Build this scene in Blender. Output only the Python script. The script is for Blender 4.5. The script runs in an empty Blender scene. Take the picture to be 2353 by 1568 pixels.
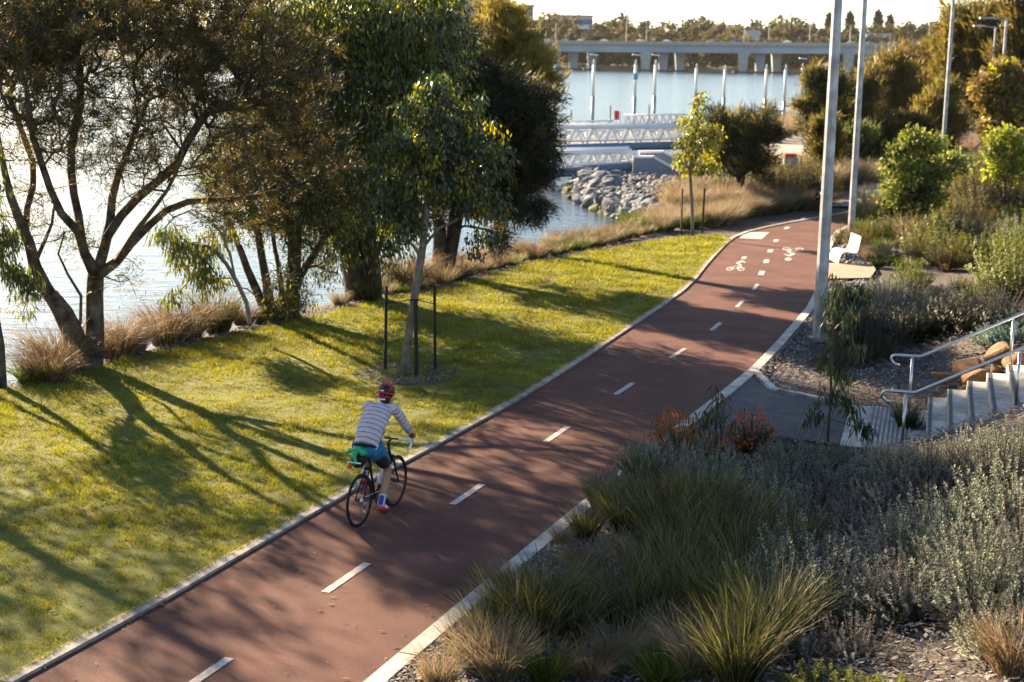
import bpy, bmesh, math, random
import numpy as np
from mathutils import Vector, Matrix
R = math.radians
rnd = random.Random(7)
rng = np.random.default_rng(11)
S = bpy.context.scene
COL = S.collection

# ------------------------------------------------------------------ camera, sky, sun, exposure
F_PX, HOR_Y, ROLL, CAM_H = 3500.0, 130.0, 0.018, 5.78      # surveyed on a 2353 x 1568 copy of the photograph
PITCH = math.atan((784 - HOR_Y) / F_PX)
cd = bpy.data.cameras.new('camera'); cam = bpy.data.objects.new('camera', cd); COL.objects.link(cam)
cam.location = (0, 0, CAM_H)
cam.rotation_euler = (Matrix.Rotation(math.pi/2 - PITCH, 4, 'X') @ Matrix.Rotation(ROLL, 4, 'Z')).to_euler()
cd.sensor_width = 36.0; cd.lens = 36.0 * F_PX / 2353.0
cd.clip_start = 0.1; cd.clip_end = 8000
cd.dof.use_dof = True; cd.dof.focus_distance = 18.6; cd.dof.aperture_fstop = 2.2
S.camera = cam
SUN_DIR = Vector((-0.60, 0.80, 0)).normalized()             # towards the sun, on the ground
SUN_EL = R(20.6)
w = bpy.data.worlds.new('World'); S.world = w; w.use_nodes = True
nt = w.node_tree; bg = nt.nodes['Background']
sky = nt.nodes.new('ShaderNodeTexSky'); sky.sky_type = 'NISHITA'; sky.sun_disc = False
sky.sun_elevation = SUN_EL; sky.sun_rotation = math.atan2(SUN_DIR.x, SUN_DIR.y)
sky.air_density = .85; sky.dust_density = .4; sky.ozone_density = 1.0; sky.altitude = 10
nt.links.new(sky.outputs[0], bg.inputs[0]); bg.inputs[1].default_value = 0.05
sl = bpy.data.lights.new('sun', 'SUN'); so = bpy.data.objects.new('sun', sl); COL.objects.link(so)
sl.energy = 5.0; sl.angle = R(0.55); sl.color = (1.0, 0.78, 0.52)
sv = Vector((SUN_DIR.x*math.cos(SUN_EL), SUN_DIR.y*math.cos(SUN_EL), math.sin(SUN_EL)))
so.rotation_euler = sv.to_track_quat('Z', 'Y').to_euler(); so.location = (-60, 80, 60)
S.view_settings.view_transform = 'Standard'; S.view_settings.look = 'None'
S.view_settings.gamma = 1.0; S.view_settings.use_curve_mapping = False
S.view_settings.exposure = 2.35
S.cycles.max_bounces = 6; S.cycles.transparent_max_bounces = 4
S.cycles.diffuse_bounces = 2; S.cycles.glossy_bounces = 2; S.cycles.transmission_bounces = 4

# ------------------------------------------------------------------ survey helpers
def ray(px, py):
    x = px - 1176.5; y = 784.0 - py
    c, s = math.cos(ROLL), math.sin(ROLL)
    X, Y = (x*c - y*s)/F_PX, (x*s + y*c)/F_PX
    return np.array([X, math.cos(PITCH) + Y*math.sin(PITCH), -math.sin(PITCH) + Y*math.cos(PITCH)])
def at(px, py, z=0.0):
    d = ray(px, py); k = (z - CAM_H)/d[2]
    return np.array([d[0]*k, d[1]*k, z])
def onY(px, py, Y):
    d = ray(px, py); k = Y/d[1]
    return np.array([d[0]*k, Y, CAM_H + d[2]*k])
def sstep(a, b, x):
    t = np.clip((x-a)/(b-a), 0, 1); return t*t*(3-2*t)

# land outline (shore), metres
SHORE = np.array([(-400,-60),(-60,-40),(-26,0),(-15.5,14),(-11.5,21),(-9.5,26.2),(-7.9,29.6),(-5.6,34.3),(-4.2,37.2),(-2.8,40.2),
  (-.8,45.5),(.8,50.5),(2.8,56.5),(5.4,62.5),(5.2,67.5),(4.1,74),(3.4,82),(3.8,88),(6.0,93.5),(8.5,98),(12,112),(19,140),(27,168),(38,215),(70,360),(150,800),(230,925),(4000,925),(4000,-60)], float)
st0 = at(2132,914,.155)[:2]; ang = math.atan2(-.266, .964)   # the steps climb along this heading
AD = np.array([math.cos(ang), math.sin(ang)]); WD = np.array([AD[1], -AD[0]]); SW = 3.0; TREAD = .31; RISE = .165
FAR = np.array([(-4000,925),(4000,925),(4000,6000),(-4000,6000)], float)
def poly_dist(P, poly):
    "signed distance, negative inside"
    P = np.atleast_2d(P); n = len(poly); d = np.full(len(P), 1e9); ins = np.zeros(len(P), bool)
    for i in range(n):
        a = poly[i]; b = poly[(i+1) % n]; e = b-a; L = e@e
        t = np.clip(((P-a)@e)/L, 0, 1); q = a + t[:,None]*e
        d = np.minimum(d, np.hypot(*(P-q).T))
        c = (a[1] > P[:,1]) != (b[1] > P[:,1])
        with np.errstate(divide='ignore', invalid='ignore'):
            xi = a[0] + (P[:,1]-a[1])*(b[0]-a[0])/(b[1]-a[1])
        ins ^= c & (P[:,0] < xi)
    return np.where(ins, -d, d)
RK = np.array([(-5.6,2),(-1.29,13.42),(0.91,19.2),(3.0,24.53),(4.55,28.4),(6.68,34.83),(7.56,37.87),(9.07,44.7),(11.45,54.49),(12.79,58.21),(15.2,62.35),(22,70)])
def base_h(P):
    P = np.atleast_2d(P); x = P[:,0]; y = P[:,1]
    z = -0.42*sstep(40, 62, y)
    xr = np.interp(y, RK[:,1], RK[:,0])
    off = np.interp(y, [0,12,18,21,24,27,31,40,60,90], [2.4,2.4,3.4,3.0,3.6,3.6,3.0,3.2,6,12])
    sl = np.interp(y, [0,12,20,24,28,34,45,70,200], [.22,.26,.42,.50,.46,.26,.12,.05,.01])
    cap = np.interp(y, [0,30,60,120,300], [3.2,3.2,2.0,1.5,2])
    t = np.maximum(0, x-xr-off); b = cap*(1-np.exp(-t*sl/cap))
    h = z + b*(y < 400)
    Q = P[:, :2]-st0; s_ = Q@AD; w_ = Q@WD; cap = np.maximum(0, s_*RISE/TREAD)-.10
    k = sstep(-.9, 0, np.minimum(np.minimum(w_, SW-w_), s_+1.6)); return h*(1-k)+np.minimum(h, cap)*k
def gh(P):
    P = np.atleast_2d(np.asarray(P, float))[:, :2]
    z = base_h(P)
    d1 = poly_dist(P, SHORE); d2 = poly_dist(P, FAR)
    w1 = sstep(-0.6, 2.4, d1)
    zz = z*(1-w1) + -2.4*w1
    zf = -2.4 + 3.6*sstep(14, -14, d2) + 13*sstep(-60, -520, d2)
    return np.where(P[:,1] > 700, np.maximum(zf, np.where(d1 < 0, zz, -2.4)), zz)
_hx = np.arange(-30, 60, .25); _hy = np.arange(0, 150, .25); _X, _Y = np.meshgrid(_hx, _hy); HG = gh(np.c_[_X.ravel(), _Y.ravel()]).reshape(_X.shape)
def g1(x, y):
    if -30 < x < 59 and 0 < y < 149:
        i = int((x+30)*4); j = int(y*4); u = (x+30)*4-i; v = y*4-j
        return float((HG[j,i]*(1-u)+HG[j,i+1]*u)*(1-v)+(HG[j+1,i]*(1-u)+HG[j+1,i+1]*u)*v)
    return float(gh([(x, y)])[0])
def atg(px, py):
    z = 0.0; d = ray(px, py)
    for _ in range(26):
        k = (z-CAM_H)/d[2]; z = .5*z + .5*g1(d[0]*k, d[1]*k)
    return np.array([d[0]*k, d[1]*k, g1(d[0]*k, d[1]*k)])

# ------------------------------------------------------------------ materials
def mat(name, col, rough=.7, var=.25, scale=6., bump=0., bscale=60., metal=0., spec=.4, col2=None, island=0., trans=0., detail=6., coords='Object', objvar=0., speck=0., sscale=300.):
    m = bpy.data.materials.new(name); m.use_nodes = True; n = m.node_tree; N = n.nodes; Lk = n.links
    bs = N['Principled BSDF']; bs.inputs['Roughness'].default_value = rough; bs.inputs['Metallic'].default_value = metal
    bs.inputs['Specular IOR Level'].default_value = spec
    tc = N.new('ShaderNodeTexCoord')
    nz = N.new('ShaderNodeTexNoise'); nz.inputs['Scale'].default_value = scale; nz.inputs['Detail'].default_value = detail
    Lk.new(tc.outputs[coords], nz.inputs['Vector'])
    mx = N.new('ShaderNodeMix'); mx.data_type = 'RGBA'
    c2 = col2 or tuple(c*(1-var*1.6) for c in col); c1 = col if col2 else tuple(min(1, c*(1+var)) for c in col)
    mx.inputs[6].default_value = (*c2, 1); mx.inputs[7].default_value = (*c1, 1)
    rp = N.new('ShaderNodeMapRange'); rp.inputs[1].default_value = .32; rp.inputs[2].default_value = .68
    Lk.new(nz.outputs[0], rp.inputs[0]); Lk.new(rp.outputs[0], mx.inputs[0])
    out = mx.outputs[2]
    if island or objvar:
        hs = N.new('ShaderNodeHueSaturation'); 
        src = N.new('ShaderNodeNewGeometry').outputs['Random Per Island'] if island else N.new('ShaderNodeObjectInfo').outputs['Random']
        a = island or objvar
        r2 = N.new('ShaderNodeMapRange'); r2.inputs[3].default_value = 1-a; r2.inputs[4].default_value = 1+a
        Lk.new(src, r2.inputs[0]); Lk.new(r2.outputs[0], hs.inputs['Value'])
        r3 = N.new('ShaderNodeMapRange'); r3.inputs[3].default_value = .5+.05*a; r3.inputs[4].default_value = .5-.05*a
        Lk.new(src, r3.inputs[0]); Lk.new(r3.outputs[0], hs.inputs['Hue'])
        Lk.new(out, hs.inputs['Color']); out = hs.outputs[0]
        if island and objvar:
            h2 = N.new('ShaderNodeHueSaturation'); r4 = N.new('ShaderNodeMapRange'); oi = N.new('ShaderNodeObjectInfo')
            r4.inputs[3].default_value = 1-objvar; r4.inputs[4].default_value = 1+objvar
            Lk.new(oi.outputs['Random'], r4.inputs[0]); Lk.new(r4.outputs[0], h2.inputs['Value']); Lk.new(out, h2.inputs['Color']); out = h2.outputs[0]
    if speck:
        ns = N.new('ShaderNodeTexNoise'); ns.inputs['Scale'].default_value = sscale; ns.inputs['Detail'].default_value = 2; Lk.new(tc.outputs[coords], ns.inputs['Vector'])
        nl = N.new('ShaderNodeTexNoise'); nl.inputs['Scale'].default_value = .55; nl.inputs['Detail'].default_value = 7; nl.inputs['Roughness'].default_value = .7; Lk.new(tc.outputs[coords], nl.inputs['Vector'])
        r5 = N.new('ShaderNodeMapRange'); r5.inputs[1].default_value = .3; r5.inputs[2].default_value = .7; r5.inputs[3].default_value = 1-speck; r5.inputs[4].default_value = 1+speck; Lk.new(ns.outputs[0], r5.inputs[0])
        r6 = N.new('ShaderNodeMapRange'); r6.inputs[1].default_value = .35; r6.inputs[2].default_value = .65; r6.inputs[3].default_value = .76; r6.inputs[4].default_value = 1.2; Lk.new(nl.outputs[0], r6.inputs[0])
        mm = N.new('ShaderNodeMath'); mm.operation = 'MULTIPLY'; Lk.new(r5.outputs[0], mm.inputs[0]); Lk.new(r6.outputs[0], mm.inputs[1])
        hv = N.new('ShaderNodeHueSaturation'); Lk.new(mm.outputs[0], hv.inputs['Value']); Lk.new(out, hv.inputs['Color']); out = hv.outputs[0]
    Lk.new(out, bs.inputs['Base Color'])
    if bump:
        nb = N.new('ShaderNodeTexNoise'); nb.inputs['Scale'].default_value = bscale; nb.inputs['Detail'].default_value = 5
        Lk.new(tc.outputs[coords], nb.inputs['Vector'])
        b = N.new('ShaderNodeBump'); b.inputs['Strength'].default_value = bump; b.inputs['Distance'].default_value = .02
        Lk.new(nb.outputs[0], b.inputs['Height']); Lk.new(b.outputs[0], bs.inputs['Normal'])
    if trans:
        tr = N.new('ShaderNodeBsdfTranslucent'); ms = N.new('ShaderNodeMixShader'); ms.inputs[0].default_value = trans
        hs2 = N.new('ShaderNodeHueSaturation'); hs2.inputs['Saturation'].default_value = 1.12; hs2.inputs['Value'].default_value = 1.35
        hs2.inputs['Hue'].default_value = .49
        Lk.new(out, hs2.inputs['Color']); Lk.new(hs2.outputs[0], tr.inputs['Color'])
        Lk.new(bs.outputs[0], ms.inputs[1]); Lk.new(tr.outputs[0], ms.inputs[2])
        Lk.new(ms.outputs[0], N['Material Output'].inputs['Surface'])
    return m
M = {}
def leafmat(name, col, trans=.45, island=.45, rough=.55, objvar=0., spec=.35):
    M[name] = mat(name, col, rough=rough, var=.3, scale=.9, island=island, trans=trans, objvar=objvar, spec=spec)
leafmat('needle_sunlit', (.21, .185, .05), .5); leafmat('needle_brown', (.060, .054, .018), .36); leafmat('needle_dark', (.024, .030, .012), .22)  # first colour holds the sunlight painted onto the rear she-oak
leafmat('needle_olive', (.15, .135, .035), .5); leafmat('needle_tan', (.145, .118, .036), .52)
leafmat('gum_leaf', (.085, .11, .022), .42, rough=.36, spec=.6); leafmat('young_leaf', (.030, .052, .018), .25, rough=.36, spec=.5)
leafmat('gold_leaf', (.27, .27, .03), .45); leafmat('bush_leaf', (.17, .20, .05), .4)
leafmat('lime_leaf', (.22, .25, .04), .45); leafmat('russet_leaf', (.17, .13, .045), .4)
leafmat('grey_leaf', (.31, .34, .25), .18, .55, .8, .2, .1); leafmat('mauve_leaf', (.30, .285, .245), .2, .45, .8, .15, .15)
leafmat('teal_leaf', (.19, .29, .24), .2, .35, .8, .1, .15)
leafmat('sedge', (.085, .098, .028), .35, .85, .5, .25); leafmat('sedge_bright', (.10, .14, .025), .35, .5, .5, .2)
leafmat('straw', (.29, .235, .14), .35, .45, .6, .2); leafmat('straw_dark', (.16, .115, .06), .3, .5, .6, .2)
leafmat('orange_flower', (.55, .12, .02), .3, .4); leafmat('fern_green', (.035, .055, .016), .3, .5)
leafmat('lawn_blade', (.235, .24, .032), .38, .40, .6)
leafmat('far_leaf', (.115, .105, .045), .25, .35, .8, .35); leafmat('pine_far', (.05, .055, .03), .2, .3, .8)
M['bark_grey'] = mat('bark_grey', (.10,.072,.048), .9, .5, 5, 1., 16, speck=.3, sscale=22); M['bark_dark'] = mat('bark_dark', (.055,.042,.03), .9, .5, 4, .9, 14)
M['bark_pale'] = mat('bark_pale', (.24,.20,.165), .8, .45, 7, .5, 25, col2=(.10,.075,.055)); M['twig'] = mat('twig', (.10,.06,.04), .9, .3)
M['soil'] = mat('soil', (.10,.075,.058), .95, .5, 9, 1., 40, col2=(.045,.036,.03))
M['far_land'] = mat('far_land', (.10,.09,.04), .95, .5, .02)
M['lawn'] = mat('lawn', (.15,.155,.022), .95, .4, 2.2, .8, 70, col2=(.085,.10,.016))
M['asphalt_red'] = mat('asphalt_red', (.125,.050,.038), .85, .12, 1.2, .6, 160, spec=.2, speck=.42, sscale=90)
M['asphalt_grey'] = mat('asphalt_grey', (.105,.10,.10), .85, .15, 3, .6, 160, spec=.2, speck=.4, sscale=90)
M['teal_paint'] = mat('teal_paint', (.05,.13,.12), .8, .2, 3, .3, 120)
M['concrete'] = mat('concrete', (.40,.345,.285), .85, .25, 5, .4, 60, speck=.14, sscale=60, objvar=.12); M['concrete_pale'] = mat('concrete_pale', (.46,.43,.385), .85, .22, 4, .4, 60, speck=.14, sscale=60, objvar=.10)
M['bridge_haze_blue'] = mat('bridge_haze_blue', (.34,.40,.45), .85, .14, .05); M['concrete_blue'] = mat('concrete_blue', (.24,.275,.31), .85, .14, .4)  # bridge tone lightened: distance haze is put into its colour
M['line_paint'] = mat('line_paint', (.56,.53,.50), .75, .1, 14, .3, 80, col2=(.36,.28,.25), speck=.2, sscale=70)
M['nosing'] = mat('nosing', (.05,.05,.055), .7, .2); M['sand_stone'] = mat('sand_stone', (.30,.155,.07), .9, .4, 3, 1., 14, col2=(.13,.075,.04), speck=.2, sscale=30)
M['rock_shade_grey'] = mat('rock_shade_grey', (.16,.175,.19), .9, .35, 2.5, .8, 12, objvar=.35); M['rock_moss'] = mat('rock_moss', (.12,.12,.035), .9, .5, 3, .8, 12, col2=(.05,.05,.02))  # grey boulders: bluish dark base has the spit's shade painted in
M['pebble'] = mat('pebble', (.24,.235,.23), .85, .3, 20, island=.5); M['chip'] = mat('chip', (.21,.185,.165), .85, .3, 20, island=.65)
M['steel'] = mat('steel', (.62,.62,.62), .28, .05, 20, metal=1.); M['galv'] = mat('galv', (.40,.41,.42), .55, .25, 3, metal=.35, coords='Object', speck=.16, sscale=40)
M['white_metal'] = mat('white_metal', (.52,.52,.50), .45, .05); M['white_paint'] = mat('white_paint', (.80,.80,.78), .5, .06, 1)
M['blue_steel'] = mat('blue_steel', (.12,.20,.30), .5, .1, 1); M['black_timber'] = mat('black_timber', (.012,.011,.010), .7, .3, 20, .4, 60)
M['black'] = mat('black', (.011,.011,.012), .42, .2); M['rubber'] = mat('rubber', (.014,.014,.014), .75, .2)
M['red_paint'] = mat('red_paint', (.50,.045,.02), .5, .1); M['orange_paint'] = mat('orange_paint', (.75,.20,.02), .5, .1)
M['pad'] = mat('pad', (.42,.26,.18), .8, .15, 3, .2, 60); M['paver'] = mat('paver', (.42,.36,.29), .85, .2, 1, .2, 60)
M['skin'] = mat('skin', (.44,.235,.135), .5, .08, 8); M['sock_white'] = mat('sock_white', (.62,.62,.68), .8, .05); M['sock_blue'] = mat('sock_blue', (.03,.07,.32), .8, .05)
M['short_blue'] = mat('short_blue', (.02,.16,.30), .6, .1, 8, .2, 40); M['cloth_black'] = mat('cloth_black', (.012,.012,.014), .75, .2)
M['helmet_red'] = mat('helmet_red', (.50,.02,.015), .3, .05); M['green_cloth'] = mat('green_cloth', (.03,.42,.16), .6, .15, 14, .4, 30)
M['hair'] = mat('hair', (.03,.02,.015), .7, .2); M['glove_yellow'] = mat('glove_yellow', (.55,.30,.03), .6, .1)
M['tail_light'] = mat('tail_light', (.7,.08,.05), .3, .05); M['tan_skin_cloth'] = mat('tan_cloth', (.50,.27,.12), .7, .1)
M['glass_dark'] = mat('glass_dark', (.03,.035,.045), .15, .1); M['roof_blue'] = mat('roof_blue', (.05,.14,.30), .5, .1, .1); M['wall_cream'] = mat('wall_cream', (.50,.42,.33), .8, .1, .1)
M['wall_grey'] = mat('wall_grey', (.26,.27,.27), .8, .1, .1); M['sign_blue'] = mat('sign_blue', (.02,.13,.25), .5, .05); M['sign_pale'] = mat('sign_pale', (.45,.60,.75), .5, .05)
for i, c in enumerate([(.55,.56,.58),(.08,.09,.11),(.30,.32,.36),(.35,.03,.03),(.05,.10,.25),(.62,.60,.56)]): M['car%d'%i] = mat('car_paint_%d'%i, c, .3, .03)
# water: dark body, rippled glossy surface
m = bpy.data.materials.new('water'); m.use_nodes = True; N = m.node_tree.nodes; Lk = m.node_tree.links; bs = N['Principled BSDF']
bs.inputs['Base Color'].default_value = (.045,.07,.09,1); bs.inputs['Roughness'].default_value = .12; bs.inputs['IOR'].default_value = 1.33; bs.inputs['Specular IOR Level'].default_value = .66
tc = N.new('ShaderNodeTexCoord'); mp = N.new('ShaderNodeMapping'); mp.inputs['Scale'].default_value = (.55,1.25,1); mp.inputs['Rotation'].default_value = (0,0,R(14))
Lk.new(tc.outputs['Object'], mp.inputs['Vector']); 
n1 = N.new('ShaderNodeTexNoise'); n1.inputs['Scale'].default_value = 1.1; n1.inputs['Detail'].default_value = 4; n1.inputs['Distortion'].default_value = .6
n2 = N.new('ShaderNodeTexNoise'); n2.inputs['Scale'].default_value = 4.5; n2.inputs['Detail'].default_value = 3
Lk.new(mp.outputs[0], n1.inputs['Vector']); Lk.new(mp.outputs[0], n2.inputs['Vector'])
ad = N.new('ShaderNodeMath'); ad.operation = 'MULTIPLY_ADD'; ad.inputs[1].default_value = .35; Lk.new(n2.outputs[0], ad.inputs[0]); Lk.new(n1.outputs[0], ad.inputs[2])
b = N.new('ShaderNodeBump'); b.inputs['Strength'].default_value = .6; b.inputs['Distance'].default_value = .12
Lk.new(ad.outputs[0], b.inputs['Height']); Lk.new(b.outputs[0], bs.inputs['Normal']); M['water'] = m

# ------------------------------------------------------------------ mesh helpers
def link(name, me, parent=None, loc=(0,0,0), rot=(0,0,0), label=None, cat=None, group=None, kind=None):
    o = bpy.data.objects.new(name, me); COL.objects.link(o)
    if parent is not None: o.parent = parent
    o.location = [float(v) for v in loc]; o.rotation_euler = rot
    if label: o['label'] = label
    if cat: o['category'] = cat
    if group: o['group'] = group
    if kind: o['kind'] = kind
    return o
def np_mesh(name, V, Fc, material, smooth=False):
    V = np.asarray(V, np.float32); Fc = np.asarray(Fc, np.int32); n, k = Fc.shape
    me = bpy.data.meshes.new(name); me.vertices.add(len(V)); me.vertices.foreach_set('co', V.ravel())
    me.loops.add(n*k); me.loops.foreach_set('vertex_index', Fc.ravel())
    me.polygons.add(n); me.polygons.foreach_set('loop_start', np.arange(0, n*k, k, dtype=np.int32)); me.polygons.foreach_set('loop_total', np.full(n, k, np.int32))
    if smooth: me.polygons.foreach_set('use_smooth', np.ones(n, bool))
    if material: me.materials.append(M[material] if isinstance(material, str) else material)
    me.update(calc_edges=True); return me
class MB:
    def __init__(s): s.v = []; s.f = []
    def add(s, V, Fs):
        o = len(s.v); s.v += [tuple(map(float, v)) for v in V]; s.f += [tuple(i+o for i in f) for f in Fs]
    def box(s, c, d, rz=0., mtx=None):
        x, y, z = [q/2 for q in d]; P = [Vector((a*x, b_*y, e*z)) for a in (-1,1) for b_ in (-1,1) for e in (-1,1)]
        m_ = mtx if mtx is not None else Matrix.Rotation(rz, 3, 'Z')
        s.add([m_ @ p + Vector(c) for p in P], [(0,1,3,2),(4,6,7,5),(0,4,5,1),(2,3,7,6),(0,2,6,4),(1,5,7,3)])
    def tube(s, pts, rad, n=8, cap=True, ell=1.):
        pts = [Vector(p) for p in pts]; rad = [rad]*len(pts) if np.isscalar(rad) else rad; V = []; Fs = []
        t0 = (pts[1]-pts[0]).normalized(); u = t0.orthogonal().normalized()
        if abs(t0.z) < .9: u = t0.cross(Vector((0,0,1))).normalized()
        for i, p in enumerate(pts):
            t = (pts[min(i+1, len(pts)-1)] - pts[max(i-1, 0)]).normalized()
            u = (u - t*u.dot(t)).normalized(); w_ = t.cross(u)
            for k in range(n):
                a = 2*math.pi*k/n; V.append(p + u*math.cos(a)*rad[i] + w_*math.sin(a)*rad[i]*ell)
        for i in range(len(pts)-1):
            for k in range(n):
                a = i*n+k; b_ = i*n+(k+1) % n; Fs.append((a, b_, b_+n, a+n))
        if cap: Fs.append(tuple(range(n-1, -1, -1))); Fs.append(tuple(range((len(pts)-1)*n, len(pts)*n)))
        s.add(V, Fs)
    def torus(s, c, Rm, r, axis=Vector((0,1,0)), n=48, k=8, rz=1.):
        ax = Vector(axis).normalized(); u = ax.orthogonal().normalized(); w_ = ax.cross(u); V = []; Fs = []
        for i in range(n):
            a = 2*math.pi*i/n; d = u*math.cos(a) + w_*math.sin(a)
            for j in range(k):
                b_ = 2*math.pi*j/k; V.append(Vector(c) + d*(Rm + r*math.cos(b_)) + ax*r*rz*math.sin(b_))
        for i in range(n):
            for j in range(k):
                Fs.append((i*k+j, ((i+1) % n)*k+j, ((i+1) % n)*k+(j+1) % k, i*k+(j+1) % k))
        s.add(V, Fs)
    def prism(s, poly, z0, z1):
        n = len(poly); s.add([(x, y, z0) for x, y in poly] + [(x, y, z1) for x, y in poly],
            [tuple(range(n-1, -1, -1)), tuple(range(n, 2*n))] + [(i, (i+1) % n, n+(i+1) % n, n+i) for i in range(n)])
    def mesh(s, name, material, smooth=False):
        me = bpy.data.meshes.new(name); me.from_pydata(s.v, [], s.f); me.materials.append(M[material])
        if smooth: me.polygons.foreach_set('use_smooth', [True]*len(me.polygons))
        me.update(); return me
    def obj(s, name, material, parent=None, smooth=False, **k): return link(name, s.mesh(name, material, smooth), parent, **k)
def empty(name, loc=(0,0,0), rz=0., **k):
    return link(name, None, None, loc, (0,0,rz), **k)
def copy_tree(o, parent=None):
    c = o.copy(); COL.objects.link(c)
    if parent is not None: c.parent = parent
    for ch in list(KIDS.get(o.name, [])): copy_tree_child(ch, c)
    return c
KIDS = {}
def copy_thing(root, loc, rz=0., scale=1., label=None, group=None):
    r = root.copy(); COL.objects.link(r); r.location = [float(v) for v in loc]; r.rotation_euler = (0,0,rz); r.scale = (scale,)*3 if np.isscalar(scale) else scale
    if label: r['label'] = label
    if group: r['group'] = group
    for ch in root.children:
        c = ch.copy(); COL.objects.link(c); c.parent = r
        for g in ch.children:
            d = g.copy(); COL.objects.link(d); d.parent = c
    return r
def resample(P, step):
    P = np.asarray(P, float); n = len(P)
    # Catmull-Rom through the points, then even spacing
    Q = np.vstack([2*P[0]-P[1], P, 2*P[-1]-P[-2]]); out = []
    for i in range(1, n):
        for t in np.linspace(0, 1, 12, endpoint=False):
            a, b_, c, d = Q[i-1], Q[i], Q[i+1], Q[i+2]
            out.append(.5*((2*b_) + (-a+c)*t + (2*a-5*b_+4*c-d)*t*t + (-a+3*b_-3*c+d)*t**3))
    out.append(P[-1]); out = np.array(out); L = np.r_[0, np.cumsum(np.linalg.norm(np.diff(out, axis=0), axis=1))]
    m_ = max(2, int(round(L[-1]/step))+1) if step > 0 else int(-step)
    s_ = np.linspace(0, L[-1], m_); return np.stack([np.interp(s_, L, out[:, k]) for k in range(out.shape[1])], 1)
def offset(P, d):
    P = np.asarray(P, float); T = np.gradient(P, axis=0); T /= np.linalg.norm(T, axis=1)[:, None]
    return P + d*np.stack([-T[:,1], T[:,0]], 1)                      # positive = to the left of travel
def loft(name, A, B, rows, dz, material, z=None, **k):
    A = np.asarray(A); B = np.asarray(B); n = len(A); V = []
    for j in range(rows+1):
        t = j/rows; P = A*(1-t)+B*t; V.append(np.c_[P, (gh(P) if z is None else np.full(n, z)) + dz])
    V = np.vstack(V); i, j = np.meshgrid(np.arange(n-1), np.arange(rows)); a = (j*n+i).ravel()
    return link(name, np_mesh(name, V, np.stack([a, a+1, a+n+1, a+n], 1), material, True), **k)
# ------------------------------------------------------------------ ground, water, far land
xs = np.r_[np.array([-5000,-3000,-1500,-800,-400,-200,-100,-60,-40,-30]), np.arange(-24, 24, .4), np.arange(24, 70, 2.), np.array([75,85,100,120,150,200,260,350,500,800,1500,3000,5000])]
ys = np.r_[np.array([-60,-40,-20,-8,0]), np.arange(4, 100, .4), np.arange(100, 200, 3.), np.array([210,240,280,330,400,480,560,650,720,780,830,870,890]), np.arange(900, 960, 5.), np.array([980,1010,1060,1120,1200,1300,1400,1600,2000,2600,3500,5000])]
GX, GY = np.meshgrid(xs, ys); PG = np.c_[GX.ravel(), GY.ravel()]
bump_ = .03*np.sin(PG[:,0]*2.1+np.sin(PG[:,1]*1.3)*2)*np.cos(PG[:,1]*1.7)*(np.abs(PG[:,0]) < 60)
GZ = gh(PG) - .06 + bump_*(poly_dist(PG, SHORE) > -400)*.6
nx, ny = len(xs), len(ys); i, j = np.meshgrid(np.arange(nx-1), np.arange(ny-1)); a = (j*nx+i).ravel()
gm = np_mesh('ground', np.c_[PG, GZ], np.stack([a, a+1, a+nx+1, a+nx], 1), 'soil', True); gm.materials.append(M['far_land'])
gm.polygons.foreach_set('material_index', (GY[:-1,:-1].ravel() > 130).astype(np.int32))
ground = link('ground', gm, kind='structure')
water = link('water', np_mesh('water', [(-5000,-60,-1.2),(5000,-60,-1.2),(5000,5000,-1.2),(-5000,5000,-1.2)], [(0,1,2,3)], 'water'), kind='structure')

# ------------------------------------------------------------------ cycle path, kerbs, lawn
LK = np.array([(-9.3,2),(-4.5,13.28),(-3.64,15.42),(-2.1,19.66),(-1.12,22.1),(0.51,26.4),(3.23,34.64),(4.67,39.37),(5.99,45.27),(7.91,53.21),(10.3,58.3),(13.2,62.6),(19,71)])
LP = resample(LK, -90); RP = resample(RK, -90)
path = loft('cycle_path', LP, RP, 6, .012, 'asphalt_red', kind='structure')
def kerb(name, P, width, side, seg, top=.045, joint=.026, material='concrete', parent=None, **k):
    root = empty(name, (0,0,0), kind='structure') if parent is None else parent
    Q = resample(P, seg)
    for a_, b_ in zip(Q[:-1], Q[1:]):
        n_ = 3; T = (b_-a_)/np.linalg.norm(b_-a_); a2 = a_+T*joint/2; b2 = b_-T*joint/2
        A = np.array([a2*(1-t)+b2*t for t in np.linspace(0, 1, n_)]); B = A + side*width*np.array([-T[1], T[0]])
        za = gh(A); zb = gh(B); mb = MB(); V = []
        for q, z, t_ in ((A, za, 0), (B, zb, 1)):
            V += [(x, y, zz-.12) for (x, y), zz in zip(q, z)] + [(x, y, zz+top) for (x, y), zz in zip(q, z)]
        Fs = []
        for i_ in range(n_-1):
            Fs += [(n_+i_, n_+i_+1, 3*n_+i_+1, 3*n_+i_), (i_, i_+1, n_+i_+1, n_+i_), (2*n_+i_+1, 2*n_+i_, 3*n_+i_, 3*n_+i_+1)]
        Fs += [(0, n_, 3*n_, 2*n_), (n_-1, 3*n_-1, 4*n_-1, 2*n_-1)]
        mb.add(V, Fs); mb.obj('kerb_segment', material, root)
    return root
kerb('left_kerb', LP, .15, 1, 2.45)
i0 = int(np.argmin(np.linalg.norm(RP-np.array([12.6,58.0]), axis=1)))
kerb('right_kerb', RP[:i0+1], .19, -1, 2.6, material='concrete_pale')
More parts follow.
